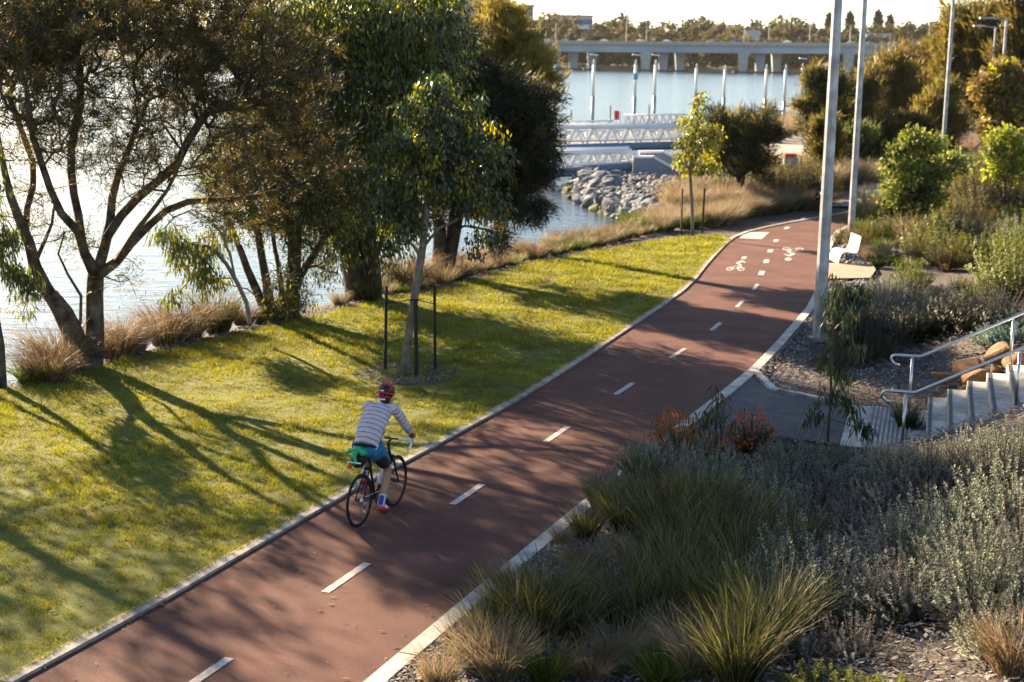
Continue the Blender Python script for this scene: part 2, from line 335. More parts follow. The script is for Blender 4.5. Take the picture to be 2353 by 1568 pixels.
def dash(c, T, L, wd, root):
    N_ = np.array([-T[1], T[0]]); q = [c+T*L/2+N_*wd/2, c-T*L/2+N_*wd/2, c-T*L/2-N_*wd/2, c+T*L/2-N_*wd/2]
    zz = gh(q)+.018; link('lane_dash', np_mesh('lane_dash', [(*p, z_) for p, z_ in zip(q, zz)], [(0,1,2,3)], 'line_paint'), root)
cpx = [(460,1562),(797,1330),(1075,1138),(1280,1000),(1435,895),(1558,813),(1645,752),(1700,700),(1736,661),(1750,629),(1761,602),(1770,578),(1783,554),(1808,525),(1846,503)]
CP = np.array([atg(*p)[:2] for p in cpx])
for k_, c in enumerate(CP):
    T = CP[min(k_+1, len(CP)-1)]-CP[max(k_-1, 0)]; T /= np.linalg.norm(T)
    dash(c, T, 1.05 if k_ < 9 else .95, .10 if k_ < 9 else .16, path)
# white block and the two bicycle symbols, sheets of paint on the asphalt
def sheet(name, polys, parent, dz=.018, material='line_paint'):
    V = []; Fs = []
    for P in polys:
        o_ = len(V); z_ = gh(P)+dz; V += [(p[0], p[1], q) for p, q in zip(P, z_)]; Fs.append(tuple(range(o_, o_+len(P))))
    me = bpy.data.meshes.new(name); me.from_pydata([tuple(map(float, v)) for v in V], [], Fs); me.materials.append(M[material]); return link(name, me, parent)
sheet('painted_block', [[atg(*p)[:2] for p in ((1699,549),(1711,535),(1768,535),(1750,551))]], path)
def bike_symbol(c, T, parent, s=1.0, sx=1.0):
    T = np.array(T)/np.linalg.norm(T); N_ = np.array([T[1], -T[0]]); P = []
    f = lambda u, v: c + N_*u*s*sx + T*v*s
    def ring(u0, v0, r0, r1, ry):
        for k_ in range(12):
            a_, b_ = 2*math.pi*k_/12, 2*math.pi*(k_+1)/12
            P.append([f(u0+r*math.cos(q), v0+r*ry*math.sin(q)) for r, q in ((r0,a_),(r1,a_),(r1,b_),(r0,b_))])
    def bar(u0, v0, u1, v1, wd):
        d = np.array([u1-u0, v1-v0]); d /= np.linalg.norm(d); n_ = np.array([-d[1], d[0]])*wd/2
        P.append([f(u0+n_[0], v0+n_[1]), f(u0-n_[0], v0-n_[1]), f(u1-n_[0], v1-n_[1]), f(u1+n_[0], v1+n_[1])])
    ring(-.33, 0, .13, .21, 1.5); ring(.33, 0, .13, .21, 1.5); bar(-.33, 0, -.08, .5, .07); bar(-.08, .5, .25, .5, .07); bar(.33, 0, .22, .62, .07); bar(-.33,0,.05,.05,.07); bar(.05,.05,.25,.5,.07)
    bar(-.1, .95, .18, 1.5, .22); bar(.15, 1.45, .38, 1.15, .1); bar(-.08, .95, .2, .75, .14); bar(.2, .75, .05, .2, .1)
    ring(.16, 2.1, .0, .17, 1.7); sheet('bicycle_symbol', P, parent, dz=.022)
c1 = atg(1690,620)[:2]; c2 = atg(1704,594)[:2]; bike_symbol(c1, c2-c1, path, np.linalg.norm(c2-c1)/2.1, .34)
c1 = atg(1822,574)[:2]; c2 = atg(1819,598)[:2]; bike_symbol(c1, c2-c1, path, np.linalg.norm(c2-c1)/2.1, .40)

EDGE = np.array([(-30,-4),(-17.5,9),(-11.6,18.6),(-8.75,25.1),(-7.05,28.61),(-4.57,33.04),(-3.2,35.94),(-1.93,37.46),(0.88,43.59),(3.77,48.75),(5.67,51.8),(7.2,53.0)])
E90 = resample(EDGE, -70); LE = resample(np.vstack([LK[0]+[-2.6,-6], LK[:9], [(7.45,51.2)]]), -70); LE = offset(LE, .15)
lawn = loft('lawn', E90, LE, 8, .03, 'lawn', kind='structure')
def in_quad(n, A, B, ypref):
    u = rng.random(n*6); v = rng.random(n*6); k_ = u*(len(A)-1); i_ = k_.astype(int); t = (k_-i_)[:,None]
    a_ = A[i_]*(1-t)+A[np.minimum(i_+1, len(A)-1)]*t; b_ = B[i_]*(1-t)+B[np.minimum(i_+1, len(B)-1)]*t
    P = a_*(1-v[:,None])+b_*v[:,None]; wgt = ypref(P) * np.linalg.norm(a_-b_, axis=1); keep = rng.random(len(P)) < wgt/np.percentile(wgt, 99); return P[keep][:n]
def vis(P):   # the part of the lawn the photograph could show, with a margin
    return ((P[:,1] > 11.5) & (P[:,0] > -.37*P[:,1]-1.2))
def blades(P, h, wd, lean=.5, z=None):
    n = len(P); z = gh(P)+.02 if z is None else z; a_ = rng.random(n)*6.283; hh = h*(.55+.9*rng.random(n)); ww = wd*(.7+.6*rng.random(n))
    l_ = rng.random(n)*lean*hh; b_ = rng.random(n)*6.283
    V = np.empty((n, 3, 3)); dx = np.cos(a_)*ww/2; dy = np.sin(a_)*ww/2
    V[:,0] = np.c_[P[:,0]-dx, P[:,1]-dy, z]; V[:,1] = np.c_[P[:,0]+dx, P[:,1]+dy, z]
    V[:,2] = np.c_[P[:,0]+np.cos(b_)*l_, P[:,1]+np.sin(b_)*l_, z+hh]; return V
P = in_quad(330000, E90, offset(LE, -.06), lambda P: vis(P)*np.clip((20/np.maximum(P[:,1], 5))**1.3, .12, 1.6))
def vnoise(P, cell, seed):
    g = np.random.default_rng(seed).random((997,)); X = P/cell; I = np.floor(X).astype(int); f = X-I; f = f*f*(3-2*f)
    h = lambda i, j: g[(i*131+j*313+i*j*7) % 997]
    a = h(I[:,0], I[:,1]); b_ = h(I[:,0]+1, I[:,1]); c = h(I[:,0], I[:,1]+1); d = h(I[:,0]+1, I[:,1]+1); return (a*(1-f[:,0])+b_*f[:,0])*(1-f[:,1])+(c*(1-f[:,0])+d*f[:,0])*f[:,1]
cl = np.clip(.75*vnoise(P, .11, 1)+.45*vnoise(P, .28, 2)+.2*vnoise(P, 1.1, 3)-.2, 0, 1.2)**1.5*1.35; cl = cl*np.clip(.35+1.5*vnoise(P, .8, 5), .4, 1.25); P = P[cl > .07]; cl = cl[cl > .07]

sc = np.clip(P[:,1]/20, .75, 2.4); V = blades(P, .052*(.25+1.0*cl)*np.sqrt(sc), .0105*sc, 1.2)
LE2 = offset(LE, -.05)
link('grass', np_mesh('grass', V.reshape(-1, 3), np.arange(len(V)*3).reshape(-1, 3), 'lawn_blade'), kind='stuff', label='short mown yellow-green grass covering the lawn beside the path')
u = rng.random(9000)**1.5*60; i_ = u.astype(int); t = (u-i_)[:,None]; Pe = LP[i_]*(1-t)+LP[i_+1]*t; Te = LP[i_+1]-LP[i_]; Te /= np.linalg.norm(Te, axis=1)[:,None]; Pe = Pe+np.c_[-Te[:,1], Te[:,0]]*(.15-.055*rng.random(9000)*(vnoise(Pe, .3, 9) > .45))[:,None]
V = blades(Pe, .042, .011, 1.6, gh(Pe)+.035); link('grass_edge', np_mesh('grass_edge', V.reshape(-1, 3), np.arange(len(V)*3).reshape(-1, 3), 'lawn_blade'), kind='stuff', label='ragged grass creeping over the left kerb')
# leaf litter on the asphalt, thickest along the edges
u = rng.random(900)*(len(LP)-30); i_ = u.astype(int); t = (u-i_)[:,None]; a_ = LP[i_]*(1-t)+LP[i_+1]*t; b_ = RP[i_]*(1-t)+RP[i_+1]*t; v = np.where(rng.random(900) < .5, rng.random(900)**2.2*.5, 1-rng.random(900)**2.2*.5)[:,None]; Pl = a_*(1-v)+b_*v; V = []
for p in Pl[Pl[:,1] > 10]:
    a_ = rng.random()*6.28; s_ = .018+.03*rng.random(); c, s2 = math.cos(a_)*s_, math.sin(a_)*s_; z_ = g1(*p)+.024
    V += [(p[0]-c, p[1]-s2, z_), (p[0]+s2*.3, p[1]-c*.3, z_+.006), (p[0]+c, p[1]+s2, z_+.004), (p[0]-s2*.3, p[1]+c*.3, z_+.008)]
link('leaf_litter', np_mesh('leaf_litter', V, np.arange(len(V)).reshape(-1, 4), 'straw_dark'), kind='stuff', label='small dry leaves scattered on the red path')
# small pale fallen leaves on the lawn
P = in_quad(170, E90, LE, lambda P: vis(P)*1.); V = []
for p in P:
    a_ = rng.random()*6.28; s_ = .035+.03*rng.random(); c, s2 = math.cos(a_)*s_, math.sin(a_)*s_; z_ = g1(*p)+.05
    V += [(p[0]-c, p[1]-s2, z_), (p[0]+s2*.3, p[1]-c*.3, z_+.012), (p[0]+c, p[1]+s2, z_), (p[0]-s2*.3, p[1]+c*.3, z_+.01)]
link('fallen_leaves', np_mesh('fallen_leaves', V, np.arange(len(V)).reshape(-1, 4), 'chip'), kind='stuff', label='small pale fallen leaves scattered over the lawn')
# mulch ring under the staked tree and the strip of bark mulch along the lawn edge
def disc(c, r, n=28, ry=1.): return [(c[0]+r*math.cos(2*math.pi*k/n)*(1+.06*math.sin(5*k)), c[1]+r*ry*math.sin(2*math.pi*k/n)*(1+.05*math.cos(3*k))) for k in range(n)]
YT = atg(930, 862); yt = YT[:2]+np.array([.05,-.1])
ring = disc(yt, .98, ry=.95)
link('mulch_bed', sheet('mulch_bed', [ring], None, .036, 'soil').data, None, kind='structure'); bpy.data.objects.remove(bpy.data.objects['mulch_bed'])
def chips(name, P, s0, s1, material, zoff=.0, label=None, tilt=.5, asp=.35):
    n = len(P); z = gh(P)-.05+zoff+.035*rng.random(n); a_ = rng.random(n)*6.283; s_ = s0+(s1-s0)*rng.random(n); d = np.c_[np.cos(a_), np.sin(a_), (rng.random(n)-.5)*tilt*2]*s_[:,None]
    u = np.c_[-np.sin(a_), np.cos(a_), (rng.random(n)-.5)*tilt]*(s_*asp*(.5+rng.random(n)))[:,None]; c = np.c_[P, z]
    V = np.stack([c-d, c+u, c+d, c-u], 1).reshape(-1, 3); return link(name, np_mesh(name, V, np.arange(len(V)).reshape(-1, 4), material), kind='stuff', label=label)
t_ = rng.random(900)*6.283; r_ = .95*np.sqrt(rng.random(900)); chips('wood_chips', np.c_[yt[0]+r_*np.cos(t_), yt[1]+r_*.93*np.sin(t_)], .02, .05, 'chip', .09, 'dark bark chips in the round bed under the staked tree')
EO = offset(E90, .28); strip = loft('mulch_strip', EO, E90, 1, .028, 'soil', kind='structure')
u = rng.random(7000)*(len(E90)-1); i_ = u.astype(int); t = (u-i_)[:,None]; P = E90[i_]*(1-t)+E90[np.minimum(i_+1, 69)]*t; v = rng.random(7000)[:,None]; Q = EO[i_]*(1-t)+EO[np.minimum(i_+1, 69)]*t
P = P*(1-v)+Q*v; P = P[P[:,1] > 14]; chips('wood_chips', P, .02, .06, 'chip', .085, 'bark chips along the mulch strip between lawn and water')
# mulch over the planted bed on the right
A_ = offset(RP, -.19); wdt = 7.5; P = []
u = rng.random(150000)*50; i_ = u.astype(int); t = (u-i_)[:,None]; a_ = A_[i_]*(1-t)+A_[i_+1]*t; b_ = a_+np.c_[rng.random(150000)**1.4*wdt, np.zeros(150000)]
P = b_[(b_[:,1] > 11) & (b_[:,1] < 40) & (b_[:,0] < .38*b_[:,1]+1)]; keep = rng.random(len(P)) < np.clip((18/P[:,1])**1.5, .2, 1); P = P[keep]

# ------------------------------------------------------------------ side path, apron, steps
SP = [atg(*p)[:2] for p in ((1568,975),(1590,955),(1660,900),(1722,853),(1740,880),(1762,895),(1795,908),(1840,916),(1900,922),(1978,930))]
e1 = atg(1978,930)[:2]; 
tac1 = st0 - AD*.22 ; tac0 = tac1 - AD*.72; apr = tac0 - AD*.34
near = apr + WD*(SW-.1)
SIDE = SP[1:] + [apr, near, near-AD*1.2+WD*.1, atg(1560,1120)[:2], atg(1450,1060)[:2]]
path_side = sheet('side_path', [SIDE], None, .016, 'asphalt_grey'); path_side['kind'] = 'structure'
kp = np.array([atg(*p)[:2] for p in ((1722,851),(1738,878),(1760,893),(1795,906),(1840,915),(1900,921),(1950,926))]+[apr+(-WD)*.02])
kerb('side_path_kerb', kp, .13, 1, 1.5, .05, material='concrete_pale')
apron = sheet('paved_apron', [[apr, tac0, tac0+WD*SW, apr+WD*SW], [tac1, tac1+AD*.22, tac1+AD*.22+WD*SW, tac1+WD*SW]], None, .028, 'concrete_pale'); apron['kind'] = 'structure'
tp = sheet('tactile_paving', [[tac0, tac1, tac1+WD*SW, tac0+WD*SW]], None, .028, 'concrete_blue'); tp['label'] = 'grey ribbed tactile paving strip at the foot of the concrete steps'; tp['category'] = 'tactile paving'
for k_ in range(10):
    c = tac0 + AD*(.72*(k_+.5)/10) + WD*SW/2; mb = MB(); mb.box((*c, g1(*c)+.040), (.035, SW-.06, .02), math.atan2(AD[1], AD[0])); mb.obj('rib', 'concrete', tp)
stairs = empty('concrete_steps', (*st0, 0), label='pale concrete steps with dark nosing strips climbing right from the side path', cat='steps')
for k_ in range(11):
    c = st0 + AD*(TREAD*(k_+.5)) + WD*SW/2; z1 = RISE*(k_+1); mb = MB(); mb.box((0,0,0), (TREAD-.004, SW, z1+.5)); s_ = mb.obj('step', 'concrete_pale', stairs, loc=(c[0]-st0[0], c[1]-st0[1], (z1-.5)/2), rot=(0,0,ang))
    mb = MB(); mb.box((0,0,0), (.055, SW-.02, .006)); mb.obj('nosing_strip', 'nosing', s_, loc=(-TREAD/2+.05, 0, (z1+.5)/2+.004))
def handrail(base, label):
    root = empty('handrail', (*base, g1(*base)), label=label, cat='handrail'); r = .024
    A3 = Vector((AD[0], AD[1], 0)); up = Vector((0,0,1)); sl_ = RISE/TREAD; h = .95
    P = [A3*-.20+up*(h-.17), A3*-.28+up*(h-.16), A3*-.335+up*(h-.115), A3*-.35+up*(h-.07), A3*-.335+up*(h-.025), A3*-.29+up*(h-.003), A3*-.22+up*h, A3*.10+up*h, A3*.16+up*(h+.01)]
    P.append(A3*(.16+3.4)+up*(h+.01+3.4*sl_)); mb = MB(); mb.tube(P, r, 10); mb.obj('rail', 'steel', root, True)
    for q in (0, 1.6, 3.2):
        mb = MB(); zb = max(0, (q-.1)*sl_)-.05 if q else -.05
        zt = h-.05 if q == 0 else h+.01+(q-.16)*sl_-.05
        mb.tube([A3*q+up*zb, A3*q+up*zt], r, 10); mb.tube([A3*q+up*zt, A3*q+up*(zt+.04)], .011, 6); mb.obj('post', 'steel', root, True)
handrail(st0-AD*.30-WD*.04, 'stainless steel handrail on the far side of the steps, beside the boulders'); handrail(st0-AD*.34+WD*(SW+.05), 'stainless steel handrail on the near side of the steps, above the grey shrubs')
# keep mulch off the paving
poly = np.array(SIDE); foot = np.array([st0-AD*1.4, st0+AD*4.5, st0+AD*4.5+WD*SW, st0-AD*1.4+WD*SW])
P = P[(poly_dist(P, poly) > .02) & (poly_dist(P, foot) > .1)]; chips('wood_chips', P, .018, .055, 'chip', .06, 'grey and brown wood chip mulch over the planted bed right of the path')
# bench pad, far paving, strips
pad = sheet('bench_pad', [[atg(*p)[:2] for p in ((1893,606),(2005,608),(2012,622),(2000,640),(1888,642))]], None, .02, 'pad'); pad['kind'] = 'structure'
fp = sheet('crossing', [[atg(*p)[:2] for p in ((1905,474),(1990,455),(2040,457),(2020,478))]], None, .032, 'concrete_blue'); fp['kind'] = 'structure'
for k_ in range(8):
    a_ = atg(1905+k_*11, 475-k_*2.6)[:2]; b_ = atg(2019+k_*3, 478-k_*2.7)[:2]; sheet('ridge_strip', [[a_, b_, b_+[.05,.28], a_+[.05,.28]]], fp, .044, 'concrete_pale')
q = sheet('green_path', [[atg(*p)[:2] for p in ((1950,467),(1990,445),(2030,437),(2120,437),(2120,458),(2040,458))]], None, .028, 'teal_paint'); q['kind'] = 'structure'
q = sheet('sand_path', [[atg(*p)[:2] for p in ((1965,438),(1975,420),(2000,410),(2080,412),(2120,428),(2120,437),(2030,438),(1985,449))]], None, .024, 'paver'); q['kind'] = 'structure'
q = sheet('plaza', [[atg(*p)[:2] for p in ((1690,405),(1745,368),(1770,330),(1800,322),(1850,308),(1885,306),(1885,340),(1880,400),(1850,408))]], None, .02, 'paver'); q['kind'] = 'structure'
q = sheet('far_path', [[atg(*p)[:2] for p in ((2170,345),(2170,285),(2192,292),(2255,325),(2235,345))]], None, .03, 'asphalt_red'); q['kind'] = 'structure'
q = sheet('far_green_path', [[atg(*p)[:2] for p in ((2150,395),(2170,348),(2240,347),(2300,395))]], None, .03, 'teal_paint'); q['kind'] = 'structure'
q = sheet('far_sand_path', [[atg(*p)[:2] for p in ((2180,372),(2182,360),(2270,362),(2290,380))]], None, .045, 'paver'); q['kind'] = 'structure'
# ------------------------------------------------------------------ trees
def unit(v): return v/np.maximum(np.linalg.norm(v, axis=-1, keepdims=True), 1e-9)
def leaves(C, n, spread, L, W, droop=.0, up=.0, quad=True, seed=0, dirs=None, along=.0):
    """n leaves in a small clump round every centre; returns V (m, k, 3)"""
    r = np.random.default_rng(seed); m_ = len(C)*n; c = np.repeat(C, n, 0); g = r.normal(size=(m_, 3)); g[:, 2] *= .8
    off = unit(g)*(r.random((m_, 1))**.55)*np.repeat(np.broadcast_to(spread, len(C)), n)[:, None]
    if dirs is not None: off = off*(1-along) + np.repeat(dirs, n, 0)*(r.random((m_, 1))-.3)*along*2.2*np.mean(spread)
    p = c + off
    d = unit(off*.5 + r.normal(size=(m_, 3))*.35*np.mean(spread) + np.array([0, 0, (up-droop)*np.mean(spread)*1.2])) if dirs is None else unit(np.repeat(dirs, n, 0)*.9 + r.normal(size=(m_, 3))*.45 + np.array([0, 0, up-droop]))
    l_ = L*(.6+.8*r.random((m_, 1))); s_ = unit(np.cross(d, r.normal(size=(m_, 3))))*W*(.6+.8*r.random((m_, 1)))/2
    if quad: return np.stack([p, p+d*l_*.45+s_, p+d*l_, p+d*l_*.45-s_], 1)
    return np.stack([p-s_, p+s_, p+d*l_], 1)
def leaf_obj(name, V, material, parent, **k): return link(name, np_mesh(name, V.reshape(-1, 3), np.arange(V.shape[0]*V.shape[1]).reshape(-1, V.shape[1]), material), parent, **k)
def blob_points(blobs, seed, power=.4):
    "blobs: (centre, radii, count)"
    r = np.random.default_rng(seed); out = []
    for c, rad, n in blobs:
        g = unit(r.normal(size=(n, 3)))*(r.random((n, 1))**power); out.append(np.asarray(c)+g*np.asarray(rad))
    return np.vstack(out)
def grow(stems, tips, seed, step=.45, sag=.12, reach_up=.35, avoid=.8):
    """stems: list of (points, r0, r1). Each tip grows back to the nearest wood, so branches fork like real ones.
       returns chains: list of (points, radii)"""
    r = np.random.default_rng(seed); pos = []; par = []; rmin = []; first = {}
    for P, r0, r1 in stems:
        Q = resample(P, step); k0 = None
        if pos:
            D = np.linalg.norm(np.array(pos)-Q[0], axis=1); k0 = int(D.argmin())
        for i_, q in enumerate(Q):
            pos.append(q); par.append((len(pos)-2) if i_ else (k0 if k0 is not None else -1)); rmin.append(r0+(r1-r0)*i_/(len(Q)-1))
    nst = len(pos); base = np.array(pos)
    D = np.array([np.min(np.linalg.norm(base-t, axis=1)) for t in tips]) if len(tips) else []
    tipnode = []; cnt = len(pos); cap = cnt+len(tips)*14+10; A = np.zeros((cap, 3)); A[:cnt] = base
    for ti in np.argsort(D):
        t = tips[ti]; dv = t-A[:cnt]; dist = np.linalg.norm(dv, axis=1)
        cost = dist + reach_up*np.maximum(0, A[:cnt, 2]-t[2])*2
        k_ = int(cost.argmin()); a_ = A[k_]; L = dist[k_]; m_ = max(1, min(12, int(round(L/step))))
        # leave along the parent's direction, then bend to the tip
        pd = a_-A[par[k_]] if par[k_] >= 0 else np.array([0,0,1.]); pd = pd/max(1e-6, np.linalg.norm(pd)); c1_ = a_+pd*L*.35+np.array([0,0,.12*L]); last = k_
        for i_ in range(1, m_+1):
            s_ = i_/m_; q = (1-s_)**2*a_+2*(1-s_)*s_*c1_+s_*s_*t + r.normal(size=3)*.05*min(L, 1.)*(i_ < m_)
            A[cnt] = q; par.append(last); rmin.append(0); last = cnt; cnt += 1
        tipnode.append((ti, last))
    n_ = np.zeros(cnt); 
    for _, l_ in tipnode: n_[l_] += 1
    for k_ in range(cnt-1, -1, -1):
        if par[k_] >= 0: n_[par[k_]] += n_[k_]
    return A[:cnt], par, n_, np.array(rmin), nst, tipnode
def wood(A, par, n_, rmin, nst, rt=.012, pw=.45, sides=6, minr=0.):
    rad = np.maximum(rt*np.maximum(n_, .6)**pw, rmin); cnt = len(A)
    kids = [[] for _ in range(cnt)]
    for k_ in range(cnt):
        if par[k_] >= 0: kids[par[k_]].append(k_)
    mb = MB(); used = np.zeros(cnt, bool)
    order = np.argsort(-rad, kind='stable')
    starts = [k_ for k_ in range(cnt) if par[k_] < 0]
    stack = list(starts)
    while stack:
        k_ = stack.pop(); chain = []; rr = []
        if par[k_] >= 0: chain.append(A[par[k_]]); rr.append(min(rad[par[k_]], rad[k_]*1.25))
        cur = k_
        while True:
            chain.append(A[cur]); rr.append(rad[cur]); ks = kids[cur]
            if not ks: break
            ks = sorted(ks, key=lambda q: -(rad[q] + (1 if (q == cur+1 and cur < nst and q < nst) else 0))); stack += ks[1:]; cur = ks[0]
        if len(chain) >= 2 and max(rr) >= minr: mb.tube(chain, rr, sides if max(rr) > .05 else (5 if max(rr) > .02 else 3), cap=max(rr) > .05)
    return mb
def tree(name, label, base, stems, blobs, lf, bark, seed, group=None, rt=.012, pw=.45, cat='tree', step=.45, sides=7, keep=None, reach=.35):
    """lf: list of dicts(mat, n, spread, L, W, droop, up, quad, frac)"""
    root = empty(name, base, label=label, cat=cat, group=group); base = np.asarray(base, float)
    tips = blob_points(blobs, seed)
    tips = tips[(tips[:,2] < 5.78 + tips[:,1]*(.0372+.0205)*.0+tips[:,1]*.0372+1.1) | (tips[:,1] > 60)]       # crown tops cut off above the view to let sunlight over
    A, par, n_, rm, nst, tn = grow(stems, tips, seed, step, reach_up=reach)
    wd = wood(A-base, par, n_, rm, nst, rt, pw, sides); wd.obj('trunk', bark, root, True)
    dirs = np.zeros((len(tips), 3)); 
    for ti, l_ in tn:
        d = A[l_]-A[par[l_]]; dirs[ti] = d/max(1e-6, np.linalg.norm(d))
    r = np.random.default_rng(seed+5); pick = r.random(len(tips)); lo = 0
    for q in lf:
        s_ = (pick >= lo) & (pick < lo+q.get('frac', 1.)); lo += q.get('frac', 1.)
        if 'where' in q: s_ = q['where'](tips)
        if not s_.any(): continue
        V = leaves(tips[s_]-base, q['n'], q['spread'], q['L'], q['W'], q.get('droop', 0), q.get('up', 0), q.get('quad', True), seed+9, dirs[s_] if q.get('dir') else None, q.get('along', 0))
        leaf_obj(q.get('name', 'crown'), V, q['mat'], root)
    return root
def st(Y, pts, r0, r1, dY=0.):
    n = len(pts); return ([onY(px, py, Y+dY*(i_/(max(1, n-1)))) for i_, (px, py) in enumerate(pts)], r0, r1)
def bl(px, py, rx, ry, Y, dy, n):
    c = onY(px, py, Y); s_ = Y/F_PX; return (c, (rx*s_, dy, ry*s_), n)

# --- A: the big grey-barked tree nearest the camera
YA = 27.4; bA = atg(190, 852); bA[1] = YA
g0 = onY(190, 862, YA)
stemsA = [
 (  [onY(184,868,YA), onY(172,800,YA), onY(154,745,YA), onY(137,712,YA-.1), onY(112,670,YA-.1), onY(88,635,YA-.2), onY(73,577,YA-.3), onY(59,533,YA-.4), onY(30,470,YA-.5), onY(8,380,YA-.4), onY(-10,280,YA-.2)], .18, .035),
 (  [onY(212,866,YA+.05), onY(217,790,YA+.05), onY(217,720,YA+.1), onY(217,660,YA+.1), onY(220,624,YA+.1)], .20, .15),
 (  [onY(200,870,YA-.10), onY(190,800,YA-.1), onY(172,745,YA-.05), onY(150,705,YA-.05), onY(124,672,YA)], .15, .07),
 st(YA, [(220,632),(199,600),(188,547),(160,510),(132,478),(100,390),(72,300),(60,200)], .10, .03, -1.),
 st(YA, [(222,628),(234,592),(248,530),(255,500),(262,430),(300,330),(340,230)], .11, .03, .6),
 st(YA, [(246,545),(275,500),(305,465),(350,425),(400,385),(445,300),(500,230)], .085, .025, .9),
 st(YA, [(228,632),(255,620),(278,585),(315,545),(352,509),(400,472),(450,462),(540,458),(620,445),(700,420)], .10, .03, 1.6),
 st(YA, [(278,588),(310,535),(345,490),(395,420),(420,350)], .06, .02, -.8),
 st(YA, [(188,550),(178,480),(165,420),(165,330),(185,230),(180,130)], .075, .02, .9),
 st(YA, [(59,535),(62,480),(80,400),(60,330),(20,220)], .065, .02, .8),
 st(YA, [(82,600),(100,560),(118,520),(125,470)], .045, .02, .5),
 st(YA, [(150,745),(123,700),(82,650),(40,625),(-10,608),(-70,560)], .085, .03, -.9),
 st(YA, [(185,735),(188,690),(176,655),(150,625),(132,605),(140,560),(149,533)], .035, .015, -.6),
]
blobsA = [bl(120,-10,220,60,YA+1,2.6,330), bl(420,-10,240,70,YA+1.5,2.8,300), bl(40,120,130,100,YA+1.5,2.2,300), bl(480,180,180,120,YA+2,2.4,230), bl(60,60,150,90,YA,2.2,270), bl(230,50,170,90,YA,2.4,230), bl(400,80,170,100,YA+.6,2.4,230), bl(560,130,140,110,YA+1,2.3,170), bl(430,230,150,90,YA+.8,2.2,150),
 bl(620,260,130,110,YA+1.2,2.,160), bl(720,360,120,80,YA+1.6,1.8,120), bl(560,380,140,80,YA+1.2,2.,120), bl(130,160,160,50,YA,2.,90), bl(700,150,90,90,YA+1.4,1.6,80), bl(380,330,130,60,YA+.5,2.,60),
 bl(300,170,200,60,YA+.3,2.2,90), bl(70,260,130,130,YA,1.8,280), bl(210,290,150,140,YA,1.8,280), bl(330,400,110,80,YA,1.5,120), bl(30,480,80,70,YA,1.4,60), bl(140,540,90,50,YA,1.3,40), bl(290,650,50,55,YA-.3,.8,14), bl(60,690,60,30,YA-.5,.8,10), bl(480,500,90,40,YA+1,1.4,34), bl(600,480,80,50,YA+1.4,1.4,34)]
tree('paperbark_tree', 'large spreading grey-barked tree with twin fused trunks and brown-green foliage, nearest on shore', bA, stemsA, blobsA,
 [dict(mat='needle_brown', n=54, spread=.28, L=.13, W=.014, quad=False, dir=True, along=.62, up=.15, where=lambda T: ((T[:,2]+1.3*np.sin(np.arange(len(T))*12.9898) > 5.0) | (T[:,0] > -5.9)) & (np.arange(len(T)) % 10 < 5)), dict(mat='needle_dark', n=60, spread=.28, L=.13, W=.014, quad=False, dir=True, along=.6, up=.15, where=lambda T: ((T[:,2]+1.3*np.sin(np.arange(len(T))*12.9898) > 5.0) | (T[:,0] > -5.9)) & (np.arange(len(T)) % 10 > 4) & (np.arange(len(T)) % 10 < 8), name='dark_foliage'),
  dict(mat='needle_tan', n=50, spread=.30, L=.14, W=.014, quad=False, dir=True, along=.6, up=.1, where=lambda T: ((T[:,2]+1.3*np.sin(np.arange(len(T))*12.9898) > 5.0) | (T[:,0] > -5.9)) & (np.arange(len(T)) % 10 > 7), name='lit_tint_foliage'), dict(mat='needle_brown', n=22, spread=.42, L=.12, W=.013, quad=False, dir=True, along=.45, up=.15, where=lambda T: (T[:,2]+1.3*np.sin(np.arange(len(T))*12.9898) <= 5.0) & (T[:,0] <= -5.9) & (np.arange(len(T)) % 2 == 0), name='thin_foliage'), dict(mat='needle_tan', n=20, spread=.42, L=.12, W=.013, quad=False, dir=True, along=.45, up=.15, where=lambda T: (T[:,2]+1.3*np.sin(np.arange(len(T))*12.9898) <= 5.0) & (T[:,0] <= -5.9) & (np.arange(len(T)) % 2 == 1), name='thin_lit_tint_foliage'),  # tan tufts: sunlight in this crown painted as leaf colour
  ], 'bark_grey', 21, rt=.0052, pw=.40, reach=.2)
# hanging green leaf sprays in front of the water (a eucalypt growing between A and B)
YG = 30.2
tree('gum_tree', 'slender gum with hanging yellow-green leaf sprays between the two nearest shore trees', onY(560,742,YG), [st(YG, [(575,745),(565,690),(540,640),(505,585),(470,560),(440,560)], .05, .015), st(YG, [(540,640),(520,560),(480,500),(430,480),(400,500)], .03, .012)],
 [bl(440,590,60,45,YG,.7,34), bl(475,640,45,45,YG,.6,30), bl(400,545,50,30,YG,.6,18), bl(395,690,18,20,YG,.3,7), bl(510,560,40,40,YG,.6,14)],
 [dict(mat='gum_leaf', n=26, spread=.24, L=.15, W=.03, droop=1.5, frac=.75), dict(mat='gold_leaf', n=20, spread=.22, L=.14, W=.028, droop=1.5, frac=.25, name='lit_tint_leaves')], 'bark_pale', 22, rt=.006, reach=.0)  # gold leaves stand in for sunlit sprays by colour alone
